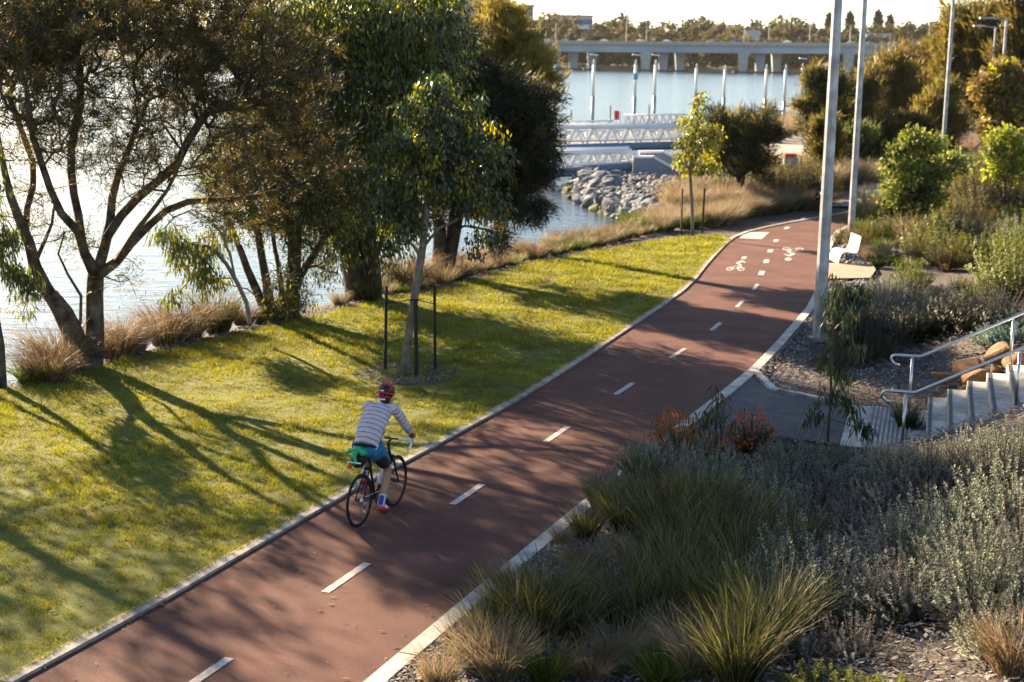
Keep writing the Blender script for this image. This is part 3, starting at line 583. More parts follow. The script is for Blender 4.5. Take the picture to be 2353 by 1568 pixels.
# --- B multi-stemmed
YB = 33.; bB = onY(625,742,YB)
stemsB = [st(YB, [(622,745),(612,722),(605,703),(590,668),(576,634),(560,600),(548,560),(520,500),(500,440)], .12, .04, -.5), st(YB, [(628,745),(620,700),(614,660),(606,620),(598,570),(585,500),(570,440),(560,350)], .12, .04, .3),
 st(YB, [(660,745),(668,700),(670,640),(672,560),(662,480),(650,400),(640,300)], .15, .05), st(YB, [(675,735),(680,680),(682,620),(684,540),(690,460),(700,380),(720,280)], .11, .04, .8), st(YB, [(650,745),(648,700),(645,640),(630,560),(620,480)], .08, .03, .6),
 st(YB, [(672,690),(686,641),(705,610),(725,580),(745,545)], .05, .02, -.6), st(YB, [(600,690),(560,660),(520,655),(490,650)], .02, .01, -.6)]
blobsB = [bl(560,420,110,90,YB,1.8,130), bl(680,430,110,100,YB,1.8,150), bl(620,300,130,110,YB+.5,2.,150), bl(760,470,80,80,YB,1.5,90), bl(600,510,90,40,YB,1.5,40), bl(700,550,60,36,YB,1.1,24), bl(660,640,36,60,YB-.3,.6,20), bl(650,715,34,34,YB-.4,.4,24), bl(520,360,80,80,YB,1.5,60), bl(745,610,35,25,YB,.5,12), bl(700,690,25,25,YB,.4,6)]
tree('paperbark_tree', 'multi-stemmed shore tree with a dark burl and leafy suckers round its base', bB, stemsB, blobsB,
 [dict(mat='needle_brown', n=60, spread=.5, L=.15, W=.018, quad=False, dir=True, along=.4, frac=.45), dict(mat='gum_leaf', n=34, spread=.42, L=.13, W=.034, droop=.8, frac=.35, name='leaves'), dict(mat='gold_leaf', n=14, spread=.4, L=.12, W=.03, droop=.8, frac=.1, name='lit_tint_leaves'), dict(mat='needle_dark', n=60, spread=.5, L=.15, W=.018, quad=False, frac=.1, name='dark_foliage')], 'bark_grey', 23, rt=.010)  # gold share of the leaves is painted sunlight
mb = MB(); mb.tube([onY(618,755,YB-.1)-bB, onY(612,735,YB-.15)-bB, onY(608,712,YB-.1)-bB, onY(600,700,YB)-bB], [.30,.30,.17,.05], 9); mb.obj('burl', 'bark_dark', bpy.data.objects['paperbark_tree.001'], True)
# --- C dark trunk, tall leafy gum crown
YC = 35.9; bC = onY(842,694,YC)
stemsC = [st(YC, [(822,700),(820,670),(815,640),(808,600),(800,560),(790,500),(785,420),(775,300),(770,180),(790,90),(805,20)], .30, .06), st(YC, [(856,700),(852,660),(850,620),(846,575),(836,520),(832,440),(850,340),(870,220),(880,100)], .30, .06, .8), st(YC, [(866,694),(860,650),(862,600),(870,560),(890,520)], .12, .05, -.6),
 st(YC, [(812,610),(780,560),(745,520)], .07, .03, -.8), st(YC, [(785,420),(740,330),(700,220),(680,120)], .12, .04, -.8), st(YC, [(850,340),(910,260),(950,180),(960,80)], .12, .04, .6)]
blobsC = [bl(620,60,110,90,YC,2.4,150), bl(760,50,130,90,YC,2.6,200), bl(900,60,130,100,YC,2.6,220), bl(700,180,130,90,YC,2.4,150), bl(860,200,140,110,YC,2.5,210), bl(980,120,90,120,YC,2.2,140), bl(780,330,120,90,YC,2.2,150), bl(900,330,110,90,YC,2.2,120), bl(760,460,80,80,YC,1.8,90), bl(840,500,90,70,YC,1.8,100), bl(770,565,50,36,YC-.6,1.,18), bl(890,560,36,30,YC-.4,1.,14), bl(990,10,70,50,YC,2.,60)]
lit = lambda P: None
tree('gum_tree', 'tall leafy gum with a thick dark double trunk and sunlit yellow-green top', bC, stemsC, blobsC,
 [dict(mat='gum_leaf', n=34, spread=.6, L=.17, W=.045, droop=.9, frac=.52), dict(mat='gold_leaf', n=24, spread=.55, L=.16, W=.04, droop=.9, frac=.16, name='lit_tint_leaves'), dict(mat='young_leaf', n=36, spread=.6, L=.17, W=.045, droop=.8, frac=.32, name='shade_tint_leaves')], 'bark_dark', 24, rt=.011)  # sun and shade in this crown are put into leaf colours
# --- D dark she-oak reaching out over the water, and a sunlit one behind
YD = 40.; bD = onY(1012,648,YD)
stemsD = [st(YD, [(1010,652),(1008,600),(1011,538),(1006,480),(1015,380),(1030,260),(1045,120)], .21, .05), st(YD, [(1022,645),(1032,590),(1040,545),(1058,450),(1090,380),(1130,300),(1150,200)], .12, .04, .8),
 st(YD, [(1090,380),(1140,350),(1200,320),(1250,310)], .07, .03, .6), st(YD, [(1058,450),(1110,420),(1170,430),(1210,450)], .06, .02, -.3), st(YD, [(1006,480),(960,420),(930,350)], .08, .03)]
blobsD = [bl(1120,240,90,90,YD,2.,170), bl(1190,260,80,90,YD+.4,1.8,160), bl(1130,360,100,80,YD,1.9,170), bl(1220,350,60,70,YD,1.5,90), bl(1170,450,70,50,YD,1.4,80), bl(1210,480,50,28,YD,1.,36), bl(1060,330,80,110,YD,1.8,130), bl(1050,150,70,110,YD,1.8,140), bl(1010,470,60,50,YD,1.2,50), bl(1255,230,34,26,YD,.8,16), bl(1240,400,44,24,YD,.8,22), bl(1140,545,40,30,YD,.8,14), bl(1245,300,40,40,YD,.9,24)]
tree('sheoak_tree', 'dark she-oak with dense black-green drooping foliage reaching right over the water', bD, stemsD, blobsD,
 [dict(mat='needle_dark', n=90, spread=.42, L=.20, W=.022, quad=False, dir=True, along=.5, droop=.3, frac=.9), dict(mat='needle_olive', n=60, spread=.42, L=.2, W=.02, quad=False, dir=True, along=.5, frac=.1, name='lit_tint_foliage')], 'bark_dark', 25, rt=.010)  # olive tufts paint sunlight into the dark crown
YS = 47.; bS = onY(1150,600,YS); 
tree('sheoak_tree', 'sunlit golden-olive she-oak rising behind the dark one beside the jetties', bS, [st(YS, [(1150,600),(1150,480),(1145,330),(1140,200),(1150,80),(1155,20)], .2, .04), st(YS, [(1145,330),(1190,230),(1220,140)], .09, .03), st(YS, [(1145,330),(1110,230),(1090,150)], .08, .03)],
 [bl(1150,50,45,45,YS,1.2,80), bl(1125,120,60,50,YS,1.5,90), bl(1190,120,60,55,YS,1.5,90), bl(1160,190,80,60,YS,1.7,120), bl(1230,150,26,40,YS,1.,30), bl(1215,220,40,40,YS,1.,40), bl(1095,190,40,60,YS,1.2,60), bl(1238,190,30,30,YS,.8,22), bl(1240,120,18,16,YS,.6,10), bl(1262,200,24,18,YS,.7,12), bl(1100,90,16,20,YS,.6,10)],
 [dict(mat='needle_sunlit', n=80, spread=.45, L=.22, W=.03, quad=False, dir=True, along=.6, up=.5)], 'bark_dark', 26, rt=.014)
# --- young staked tree
bY = np.array([*at(930,862)[:2], g1(*at(930,862)[:2])]); YY = bY[1]
stemsY = [st(YY, [(930,866),(935,800),(946,725),(955,665),(964,610),(972,560),(978,500),(986,430),(996,330),(1006,240)], .082, .02), st(YY, [(968,590),(948,562),(925,540),(905,520),(890,480)], .04, .014, -.4), st(YY, [(972,570),(985,555),(1000,530),(1024,518),(1052,505),(1090,480)], .03, .012, .4), st(YY, [(978,500),(950,440),(930,380),(925,320)], .035, .014, .5), st(YY, [(980,480),(1020,420),(1060,360),(1090,320)], .035, .014, -.4)]
blobsY = [bl(985,250,70,60,YY,.9,80), bl(1000,330,100,70,YY,1.1,120), bl(930,360,70,70,YY,.9,70), bl(1080,330,80,70,YY,.9,80), bl(960,430,90,60,YY,.9,80), bl(1060,420,80,50,YY,.8,60), bl(920,510,50,30,YY,.6,34), bl(1115,470,60,34,YY,.6,46), bl(900,460,60,60,YY,.8,50), bl(935,520,60,30,YY,.7,26), bl(1090,240,20,30,YY,.4,10), bl(870,350,26,40,YY,.5,14), bl(1140,370,34,50,YY,.5,34), bl(1120,545,34,16,YY,.3,10), bl(1092,565,10,20,YY,.2,4), bl(880,430,30,40,YY,.5,22), bl(1000,200,34,26,YY,.5,26)]
tree('young_gum_tree', 'young broad-leaved tree with a pale leaning trunk tied between three black stakes', bY, stemsY, blobsY,
 [dict(mat='young_leaf', n=19, spread=.21, L=.10, W=.05, droop=1.1, frac=.70), dict(mat='gold_leaf', n=16, spread=.2, L=.10, W=.045, droop=1.1, frac=.17, name='lit_tint_leaves'), dict(mat='gum_leaf', n=22, spread=.22, L=.10, W=.05, droop=1.1, frac=.13, name='green_leaves')], 'bark_pale', 27, rt=.0038, step=.25)  # gold leaves are sunlight put into colour, scattered through the crown
def stake(px, py, h, Y=None, w_=.05, label=''):
    p = at(px, py); z = g1(p[0], p[1]); p = at(px, py, z); root = MB(); root.box((0,0,h/2-.1), (w_, w_, h+.2), rnd.uniform(0, .5)); root.box((0,0,h+.005), (w_*.7, w_*.7, .012))
    o = root.obj('tree_stake', 'black_timber', None, loc=(p[0], p[1], z), label=label, cat='stake', group='black stakes round the young trees'); o.rotation_euler = (rnd.uniform(-.02,.02), rnd.uniform(-.02,.03), rnd.uniform(0,1)); return p
sa = stake(885,853,1.58,label='black timber stake left of the pale leaning trunk'); sb = stake(957,869,1.45,label='black timber stake just right of the pale leaning trunk'); sc_ = stake(1000,855,1.62,label='black timber stake furthest right of the pale leaning trunk')
stake(1565,531,1.5,label='black timber stake left of the slender yellow-leaved tree'); stake(1614,529,1.5,label='black timber stake right of the slender yellow-leaved tree')
mb = MB(); tk = onY(952,688,YY)
for q, h in ((sa,1.35),(sb,1.3),(sc_,1.35)):
    mb.tube([tk-bY, np.array([q[0],q[1],h-.08])-bY], .008, 4)
mb.torus(tk-bY, .085, .014, axis=(.1,0,1), n=14, k=5); mb.obj('tree_tie', 'black', [o for o in bpy.data.objects if o.name.startswith('young_gum_tree')][0])
# --- trunk cut by the left edge of the frame
YL = 25.6
tree('sapling', 'bare thin leaning trunk at the left edge of the lawn', onY(3,908,YL), [st(YL, [(6,912),(3,860),(1,800),(-8,740),(-40,640),(-70,500)], .10, .04)], [bl(-80,500,60,90,YL,.9,40), bl(-60,380,70,80,YL,.9,40)], [dict(mat='gum_leaf', n=26, spread=.25, L=.15, W=.03, droop=1.4)], 'bark_grey', 28, rt=.008)
YL2 = 26.2
tree('gum_tree', 'slim gum with green hanging leaves cut by the left edge of the frame', onY(-90,760,YL2), [st(YL2, [(-90,800),(-80,700),(-60,620),(-30,560),(0,560)], .08, .02)], [bl(5,560,34,50,YL2,.5,26), bl(30,620,30,26,YL2,.4,14), bl(60,650,30,30,YL2,.3,14), bl(-60,520,60,60,YL2,.8,40), bl(56,716,8,10,YL2,.1,2)],
 [dict(mat='gum_leaf', n=24, spread=.2, L=.16, W=.028, droop=1.6)], 'bark_pale', 29, rt=.006, reach=0.)
# --- off-frame trees along the same bank: their shade and the pole shadow cross the lower left of the lawn
tree('gum_tree', 'large gum on the bank just outside the left of the frame', (-14.2,27.,-.2), [([(-14.2,27,-.3),(-14.1,27,2),(-13.6,27.3,4),(-13,27.5,6.5)], .3, .08), ([(-14.1,27,2),(-15,26.5,4),(-15.6,26.2,6)], .15, .05)], [((-13.2,27.4,5.2),(1.9,2.,1.8),110), ((-15.2,26.4,5.5),(1.6,1.8,1.5),80)],
 [dict(mat='gum_leaf', n=30, spread=.55, L=.17, W=.045, droop=.9)], 'bark_grey', 30)

# ------------------------------------------------------------------ trees of the right bank and the small ones by the path
def simple_tree(name, label, px, py, Y, stems, blobs, lf, bark, seed, **k):
    b_ = onY(px, py, Y); b_[2] = min(b_[2], g1(b_[0], b_[1])+.02); return tree(name, label, b_, [(([b_]+list(s_[0][1:])), s_[1], s_[2]) if i_ == 0 else s_ for i_, s_ in enumerate(stems)], blobs, lf, bark, seed, **k)
Y1 = 52.2
simple_tree('young_gum_tree', 'slender young tree with bright yellow-green leaves between two black stakes by the path', 1592, 530, Y1, [st(Y1, [(1592,532),(1590,470),(1586,410),(1588,370),(1600,300),(1606,230)], .05, .02), st(Y1, [(1588,385),(1610,350),(1635,310)], .03, .015), st(Y1, [(1587,400),(1570,350),(1575,290)], .03, .015)],
 [bl(1608,240,14,34,Y1,.35,16), bl(1596,290,30,36,Y1,.5,34), bl(1628,330,30,30,Y1,.5,30), bl(1580,340,22,30,Y1,.4,22), bl(1605,385,36,24,Y1,.5,26), bl(1640,300,12,20,Y1,.3,8), bl(1565,375,16,18,Y1,.3,10), bl(1640,385,14,16,Y1,.3,10), bl(1562,328,10,10,Y1,.2,4)],
 [dict(mat='gold_leaf', n=14, spread=.26, L=.14, W=.07, droop=.7, frac=.5), dict(mat='gum_leaf', n=15, spread=.26, L=.14, W=.07, droop=.7, frac=.5, name='green_leaves')], 'bark_pale', 31, rt=.006)
Y2 = 66.
simple_tree('sheoak_tree', 'low dark she-oak bush behind the slender yellow-leaved tree', 1700, 440, Y2, [st(Y2, [(1700,445),(1700,380),(1690,320)], .14, .05), st(Y2, [(1700,400),(1740,340),(1760,290)], .1, .04), st(Y2, [(1697,410),(1670,350),(1655,300)], .1, .04)],
 [bl(1660,320,40,50,Y2,1.6,100), bl(1710,310,50,50,Y2,1.6,130), bl(1755,300,36,34,Y2,1.3,70), bl(1700,370,70,36,Y2,1.6,110), bl(1650,275,14,20,Y2,.8,20), bl(1765,262,12,16,Y2,.6,12), bl(1740,380,34,20,Y2,1.,30)],
 [dict(mat='needle_dark', n=50, spread=.6, L=.3, W=.035, quad=False, dir=True, along=.5, up=.4, frac=.62), dict(mat='needle_olive', n=44, spread=.6, L=.3, W=.035, quad=False, dir=True, along=.5, up=.4, frac=.38, name='lit_tint_foliage')], 'bark_dark', 32)  # olive share of the needles paints in the sunlit look
def mass(name, label, px, py, Y, rx, ry, n, seed, lfm, dy=None, rag=.7, sub=4, L=.34, W=.05, nn=46, sp=.7, up=.5, quad=False, frac=.5, m2=None, bark='bark_dark', trunkw=.18, cat='tree', top=0., group=None):
    r = np.random.default_rng(seed); s_ = Y/F_PX; dy = dy or rx*s_*.8; bs_ = [bl(px, py-ry*.1, rx*(.72-.2*rag), ry*(.72-.15*rag), Y, dy*.8, n//2), bl(px, py+ry*.45, rx*.62, ry*.5, Y, dy*.7, n//(3+int(rag*2)))]
    for k_ in range(sub*2):
        a_ = r.random()*6.28; bs_.append(bl(px+math.cos(a_)*rx*(.62+.2*rag), py-math.sin(a_)*ry*(.6+.2*rag), rx*(.36-.1*rag), ry*(.34-.1*rag), Y+(r.random()-.5)*dy, dy*.4, n//(4*sub)))
    gy = py+ry; b_ = onY(px, gy, Y); zg = g1(b_[0], b_[1]); b_[2] = zg; top_ = onY(px, py-ry*.3, Y)
    md = (b_+top_)/2; stems = [([b_-[0,0,.2], md, top_], trunkw, trunkw*.3)]
    for sg in (-1, 1): stems.append(([b_+(top_-b_)*.25, md+[sg*rx*s_*.4,0,.1], top_+[sg*rx*s_*.6,0,-.1*ry*s_]], trunkw*.6, trunkw*.2))
    m2 = m2 or lfm
    return tree(name, label, b_, stems, bs_, [dict(mat=lfm, n=nn, spread=sp, L=L, W=W, quad=quad, up=up, dir=not quad, along=.5, frac=frac), dict(mat=m2, n=nn, spread=sp, L=L, W=W, quad=quad, up=up, dir=not quad, along=.5, frac=1-frac, name='lit_tint_foliage')], bark, seed, cat=cat, group=group, step=.7, sides=6)  # second foliage colour stands in for sunlight on the crown
mass('sheoak_tree', 'brown-green she-oak at the water edge left of the tall grey poles', 1895, 245, 95, 52, 90, 320, 41, 'needle_dark', m2='needle_olive', L=.45, W=.07, sp=.9)
mass('sheoak_tree', 'feathery she-oak leaning over the river just left of the second grey pole', 1965, 260, 100, 50, 100, 320, 42, 'needle_brown', m2='needle_tan', L=.5, W=.08, sp=1.)
mass('sheoak_tree', 'tall feathery tan she-oak right of the second grey pole', 2060, 230, 118, 80, 110, 420, 43, 'needle_tan', m2='needle_olive', L=.55, W=.10, sp=1.2)
mass('sheoak_tree', 'reddish-brown she-oak in front of the right end of the bridge', 2130, 190, 150, 70, 110, 380, 44, 'russet_leaf', m2='needle_tan', L=.7, W=.13, sp=1.5)
mass('sheoak_tree', 'big golden-brown she-oak at the top right of the photograph', 2265, 120, 120, 110, 150, 620, 45, 'needle_tan', m2='needle_olive', L=.6, W=.11, sp=1.3)
mass('sheoak_tree', 'dark-topped she-oak cut by the right edge of the frame', 2350, 130, 112, 60, 130, 420, 46, 'needle_dark', m2='needle_tan', L=.6, W=.11, sp=1.3)
mass('sheoak_tree', 'bronze she-oak behind the second and third poles', 2165, 270, 105, 45, 90, 260, 47, 'needle_olive', m2='needle_tan', L=.5, W=.08, sp=1.)
mass('shrub', 'dark green bushy shrub round the thin black banner post', 2080, 320, 92, 60, 60, 260, 48, 'needle_dark', m2='needle_olive', L=.4, W=.07, sp=.8, cat='shrub', trunkw=.1)
mass('shrub', 'olive shrub behind the grey poles, above the far crossing', 1985, 350, 84, 50, 60, 240, 49, 'needle_dark', m2='bush_leaf', L=.35, W=.07, sp=.8, cat='shrub', trunkw=.1)
mass('shrub', 'golden-tipped shrub on the river side of the first grey pole', 1898, 330, 80, 30, 56, 150, 50, 'needle_brown', m2='needle_olive', L=.35, W=.07, sp=.7, cat='shrub', trunkw=.1)
mass('broadleaf_tree', 'brown-leaved round tree at the right edge under the twin street lamps', 2300, 240, 84, 60, 95, 330, 51, 'russet_leaf', m2='gold_leaf', quad=True, L=.34, W=.22, nn=18, sp=.7, up=-.2, frac=.82, rag=1, sub=7)
Y3 = 60.
simple_tree('broadleaf_tree', 'bushy light green broad-leaved tree in front of the third grey pole', 2100, 520, 58, [st(58, [(2100,520),(2098,450),(2090,380),(2095,320)], .07, .02), st(58, [(2098,460),(2140,400),(2160,340)], .05, .015), st(58, [(2098,470),(2060,420),(2050,370)], .05, .015)],
 [bl(2098,318,22,18,58,.6,16), bl(2078,345,26,20,58,.7,22), bl(2135,335,34,20,58,.8,26), bl(2178,362,26,16,58.6,.7,16), bl(2055,385,22,18,58,.6,18), bl(2110,385,40,24,58,.9,44), bl(2155,400,36,20,58,.9,26), bl(2075,430,42,24,58,.9,40), bl(2130,440,44,26,58,.9,44), bl(2050,465,24,20,58,.7,18), bl(2105,485,50,22,58,.9,44), bl(2205,385,12,10,58.5,.4,5)],
 [dict(mat='bush_leaf', n=22, spread=.36, L=.20, W=.12, frac=.6), dict(mat='lime_leaf', n=20, spread=.36, L=.18, W=.11, frac=.25, name='lit_tint_leaves'), dict(mat='fern_green', n=22, spread=.36, L=.18, W=.11, frac=.15, name='dark_leaves')], 'bark_pale', 52, rt=.007)  # lime leaves carry painted sunlight
simple_tree('broadleaf_tree', 'bright lime-green bush at the right edge below the brown-leaved tree', 2312, 440, 62, [st(62, [(2312,440),(2310,390),(2300,330)], .05, .02), st(62, [(2311,400),(2335,360),(2345,330)], .04, .015)],
 [bl(2292,320,20,16,62,.6,16), bl(2322,312,20,14,62,.6,14), bl(2342,345,24,20,62,.7,24), bl(2285,352,22,18,62,.6,20), bl(2312,372,34,20,62,.8,34), bl(2345,395,26,22,62,.7,26), bl(2290,398,24,16,62,.6,18)],
 [dict(mat='lime_leaf', n=20, spread=.36, L=.18, W=.11, frac=.75), dict(mat='bush_leaf', n=20, spread=.36, L=.18, W=.11, frac=.25, name='shade_tint_leaves')], 'bark_dark', 53, rt=.007)  # duller leaves are shade put into colour
# ------------------------------------------------------------------ bridge and far shore
YBr = 885.
A_ = onY(960, 90.5, YBr); B_ = onY(2290, 101.5, YBr); bd = (B_-A_); BL = float(np.linalg.norm(bd[:2])); bu = bd/np.linalg.norm(bd)
bridge = empty('road_bridge', ((A_+B_)/2).tolist()[:2]+[-1.2], label='long low grey concrete road bridge across the river with tapered piers', cat='bridge'); bo = np.array(bridge.location)
slope = math.asin(bu[2]); bm = Matrix.Rotation(math.atan2(bu[1], bu[0]), 3, 'Z') @ Matrix.Rotation(-slope, 3, 'Y'); mid = (A_+B_)/2 - bo
def bbox_(name, dy, dz, sy, sz, material, parent=bridge, L=BL):
    mb = MB(); mb.box(mid+np.array([0, dy, dz]), (L, sy, sz), mtx=bm); return mb.obj(name, material, parent)
bbox_('parapet', 0, -.95, .4, 1.9, 'concrete_pale'); bbox_('deck', 14.5, -2.2, 29, .9, 'concrete'); bbox_('girder', 1.4, -4.45, 1.2, 3.7, 'bridge_haze_blue'); bbox_('girder', 13, -4.45, 3.2, 3.5, 'bridge_haze_blue'); bbox_('girder', 26, -4.45, 1.2, 3.7, 'bridge_haze_blue')
bbox_('parapet', 28.8, -.95, .4, 1.9, 'concrete_pale')
for grp in ((1277,1318,1361),(1484,1524,1563),(1708,1747,1785),(1950,1992,2022),(1050,1090,1130)):
    for q, px in enumerate(grp):
        Yp = YBr+3+q*11; p = onY(px, 120, Yp); zt = 5.78+(138-120-(px-1500)*-.012)*0; zt = (A_[2]+(B_[2]-A_[2])*(p[0]-A_[0])/(B_[0]-A_[0]))-6.0
        mb = MB(); x = p[0]-bo[0]; y = Yp-bo[1]; V = []
        for z_, h_, d_ in ((0.2, 2.1, 1.4), (zt+1.2, 3.1, 2.0)): V += [(x-h_, y-d_, z_), (x+h_, y-d_, z_), (x+h_, y+d_, z_), (x-h_, y+d_, z_)]
        mb.add(V, [(0,3,2,1),(4,5,6,7),(0,1,5,4),(1,2,6,5),(2,3,7,6),(3,0,4,7)]); pr = mb.obj('pier', 'bridge_haze_blue' if q else 'concrete_pale', bridge)  # first pier of each group paler: sunlight put into its colour
        mb = MB(); mb.box((x, y, .45), (10.5, 7.5, .9)); mb.obj('pile_cap', 'nosing', pr)
zdeck = lambda x: float(A_[2]+(B_[2]-A_[2])*(x-A_[0])/(B_[0]-A_[0]))
ordw = ['first','second','third','fourth','fifth','sixth','seventh','eighth','ninth','tenth','eleventh','twelfth','thirteenth','fourteenth','fifteenth','sixteenth','seventeenth','eighteenth','nineteenth','twentieth']
def nth(k_): return ordw[k_] if k_ < 20 else (('twenty-','thirty-','forty-','fifty-','sixty-','seventy-')[(k_+1)//10-2]+ordw[(k_+1)%10-1] if (k_+1)%10 else ('thirtieth','fortieth','fiftieth','sixtieth','seventieth')[(k_+1)//10-3])
# street lamps on the bridge
for k_, (px, yt) in enumerate(((1277,54),(1439,36),(1485,56),(1709,58),(1766,58),(1860,48),(1953,58),(2134,44))):
    p = onY(px, 96, YBr+6); zb = zdeck(p[0])-2.; zt = onY(px, yt, YBr+6)[2]; mb = MB(); mb.tube([(0,0,0),(0,0,zt-zb)], [.28,.18], 6)
    o = mb.obj('street_lamp', 'galv', None, loc=(p[0], YBr+6, zb), label=f'pale street lamp on the bridge deck, {ordw[k_]} from the left', cat='street lamp', group='street lamps on the bridge')
    mb = MB(); mb.tube([(0,0,zt-zb),(-1.2,0,zt-zb+.3),(-2.2,0,zt-zb+.25)], .12, 5); mb.box((-2.3,0,zt-zb+.2), (1.1,.4,.22)); mb.obj('lamp_arm', 'galv', o)
def car_mesh(k):
    b = MB(); P = [(-2.25,.35),(-2.2,.85),(-1.6,1.0),(-1.0,1.5),(.5,1.52),(1.15,1.02),(2.1,.88),(2.25,.4)]; n = len(P)
    V = [(x, s_*.86*(1 if z < 1.1 else .82), z) for s_ in (-1, 1) for x, z in P]; b.add(V, [tuple(range(n-1, -1, -1)), tuple(range(n, 2*n))]+[(i_, (i_+1) % n, n+(i_+1) % n, n+i_) for i_ in range(n)]); return b.mesh('car_body', 'car%d' % k)
def glass_mesh():
    b = MB(); b.box((-.25,0,1.22), (1.9,1.5,.34)); return b.mesh('car_window', 'glass_dark')
def wheel_mesh():
    b = MB()
    for x in (-1.4, 1.4):
        for y in (-.8, .8): b.tube([(x,y-.1,.33),(x,y+.1,.33)], .33, 10)
    return b.mesh('wheel', 'rubber')
cm = [car_mesh(k) for k in range(6)]; gme = glass_mesh(); wme = MB(); wme.tube([(0,-.1,0),(0,.1,0)], .33, 10); wme = wme.mesh('wheel', 'rubber')
carn = ['silver','dark grey','grey','red','blue','off-white']
carx = [1256,1299,1335,1388,1473,1533,1633,1689,1764,1810,1860,1956,2001,2032,2056,2120]; carc = [0,2,5,0,5,0,2,4,1,0,3,2,4,1,2,0]
for k_, (px, c) in enumerate(zip(carx, carc)):
    p = onY(px, 94, YBr+2.6+(k_ % 2)*3.4); r_ = empty('car', (p[0], p[1], zdeck(p[0])-.45), 0 if k_ % 3 else math.pi, label=f'{carn[c]} car driving over the bridge, {ordw[k_]} from the left', cat='car', group='cars driving over the bridge')
    o = link('body', cm[c], r_); link('window', gme, r_)
    for x in (-1.4, 1.4):
        for y in (-.8, .8): link('wheel', wme, r_, (x, y, .33))
# far trees: five crowns, copied
def far_tree(seed, mt, H=20., W_=9., n=70, cone=False):
    r = np.random.default_rng(seed); 
    if cone: 
        t = r.random(420); C = np.c_[(1-t)*W_*.5*np.cos(t*400+r.random(420)), (1-t)*W_*.5*np.sin(t*400+r.random(420)), H*(.12+.88*t)]; V = leaves(C, 3, .5, 1.7, .9, seed=seed)
    else:
        bs_ = [((0,0,H*.55), (W_*.42, W_*.42, H*.34), n//2), ((0,0,H*.2), (W_*.45, W_*.45, H*.2), n//3)]+[((r.normal()*W_*.34, r.normal()*W_*.34, H*(.35+.5*r.random())), (W_*.26, W_*.26, H*.14), n//8) for _ in range(7)]
        V = leaves(blob_points(bs_, seed, .33), 13, 1.35, 1.5, 1.0, seed=seed)
    c = np_mesh('crown', V.reshape(-1, 3), np.arange(len(V)*4).reshape(-1, 4), mt); mb = MB(); mb.tube([(0,0,-1),(.2,0,H*.3),(0,.2,H*.6)], [.5,.35,.15], 6)
    for a_ in (0, 2, 4): mb.tube([(.1,0,H*.28),(W_*.2*math.cos(a_),W_*.2*math.sin(a_),H*.5)], [.25,.1], 5)
    return c, mb.mesh('trunk', 'bark_dark')
FT = [far_tree(61,'far_leaf'), far_tree(62,'far_leaf',20,12), far_tree(63,'far_leaf',20,8), far_tree(64,'pine_far',20,10), far_tree(65,'far_leaf',20,14)]; FP = far_tree(66,'pine_far',20,7,cone=True)
def far_place(px, ytop, Y, v, label, group='trees on the far shore', sx=1., cat='tree'):
    p = onY(px, ytop, Y); zb = g1(p[0], Y); s_ = (p[2]-zb)/20.; me = FP if v == 9 else FT[v]
    r_ = empty('norfolk_pine' if v == 9 else 'far_tree', (p[0], Y, zb), rnd.random()*6, label=label, cat=cat, group=group); r_.scale = (s_*sx, s_*sx, s_*1.02 if v == 9 else s_*1.08); link('crown', me[0], r_); link('trunk', me[1], r_)
prof = [(1251,30,1030),(1225,40,1010),(1283,68,1000),(1340,68,985),(1368,48,1000),(1395,50,1010),(1408,48,1060),(1431,29,1040),(1452,52,1020),(1470,56,1000),(1495,50,1060),(1518,62,1000),(1545,62,1010),(1570,56,1030),(1590,60,1000),(1607,41,1100),(1628,46,1060),(1643,56,1020),(1659,54,1060),(1678,60,1040),(1700,62,1020),(1727,51,1080),(1745,58,1040),(1770,50,1050),(1808,36,1100),(1790,52,1030),(1828,52,1020),(1844,46,1060),(1868,58,1030),(1885,62,1060),(1905,62,1030),(1930,66,1040),(1960,58,1060),(1985,66,1030),(2010,70,1050),(2035,62,1060),(2066,54,1070),(2092,50,1080),(2118,58,1040),(2138,48,1060),(2160,58,1050),(2184,60,1040),(2215,56,1040)]
for k_, (px, yt, Y) in enumerate(sorted(prof)):
    t_ = 'back row of trees on the far shore above the bridge'; far_place(px, yt+3, Y, k_ % 5, f'far tree in the back row above the bridge, {nth(k_)} from the left', sx=rnd.uniform(.9, 1.35))
for k_ in range(34):
    px = 1190+k_*31+rnd.uniform(-7, 7); far_place(px, rnd.uniform(74, 92)+k_*.2, rnd.uniform(948, 975), (k_*3) % 5, f'dark tree at the far waterline behind the bridge, {nth(k_)} from the left', 'front row of trees on the far shore', rnd.uniform(1.1, 1.6))
for k_, (px, yt) in enumerate(((1906,39),(1954,36),(2019,33),(2046,42))): far_place(px, yt, 1150, 9, ['thin pointed pine on the far skyline left of the first tall grey pole','pointed pine on the far skyline between the two tall grey poles','dense pointed pine on the far skyline right of the second grey pole','small pointed pine beside the dense one on the far skyline'][k_], 'norfolk pines on the far skyline')
for k_ in range(16):
    px = -60+k_*72+rnd.uniform(-10, 10); far_place(px, rnd.uniform(40, 70), rnd.uniform(960, 1040), k_ % 5, f'far-shore tree glimpsed through the left trees, {nth(k_)} from the left', 'trees on the far shore behind the left trees', 1.4)
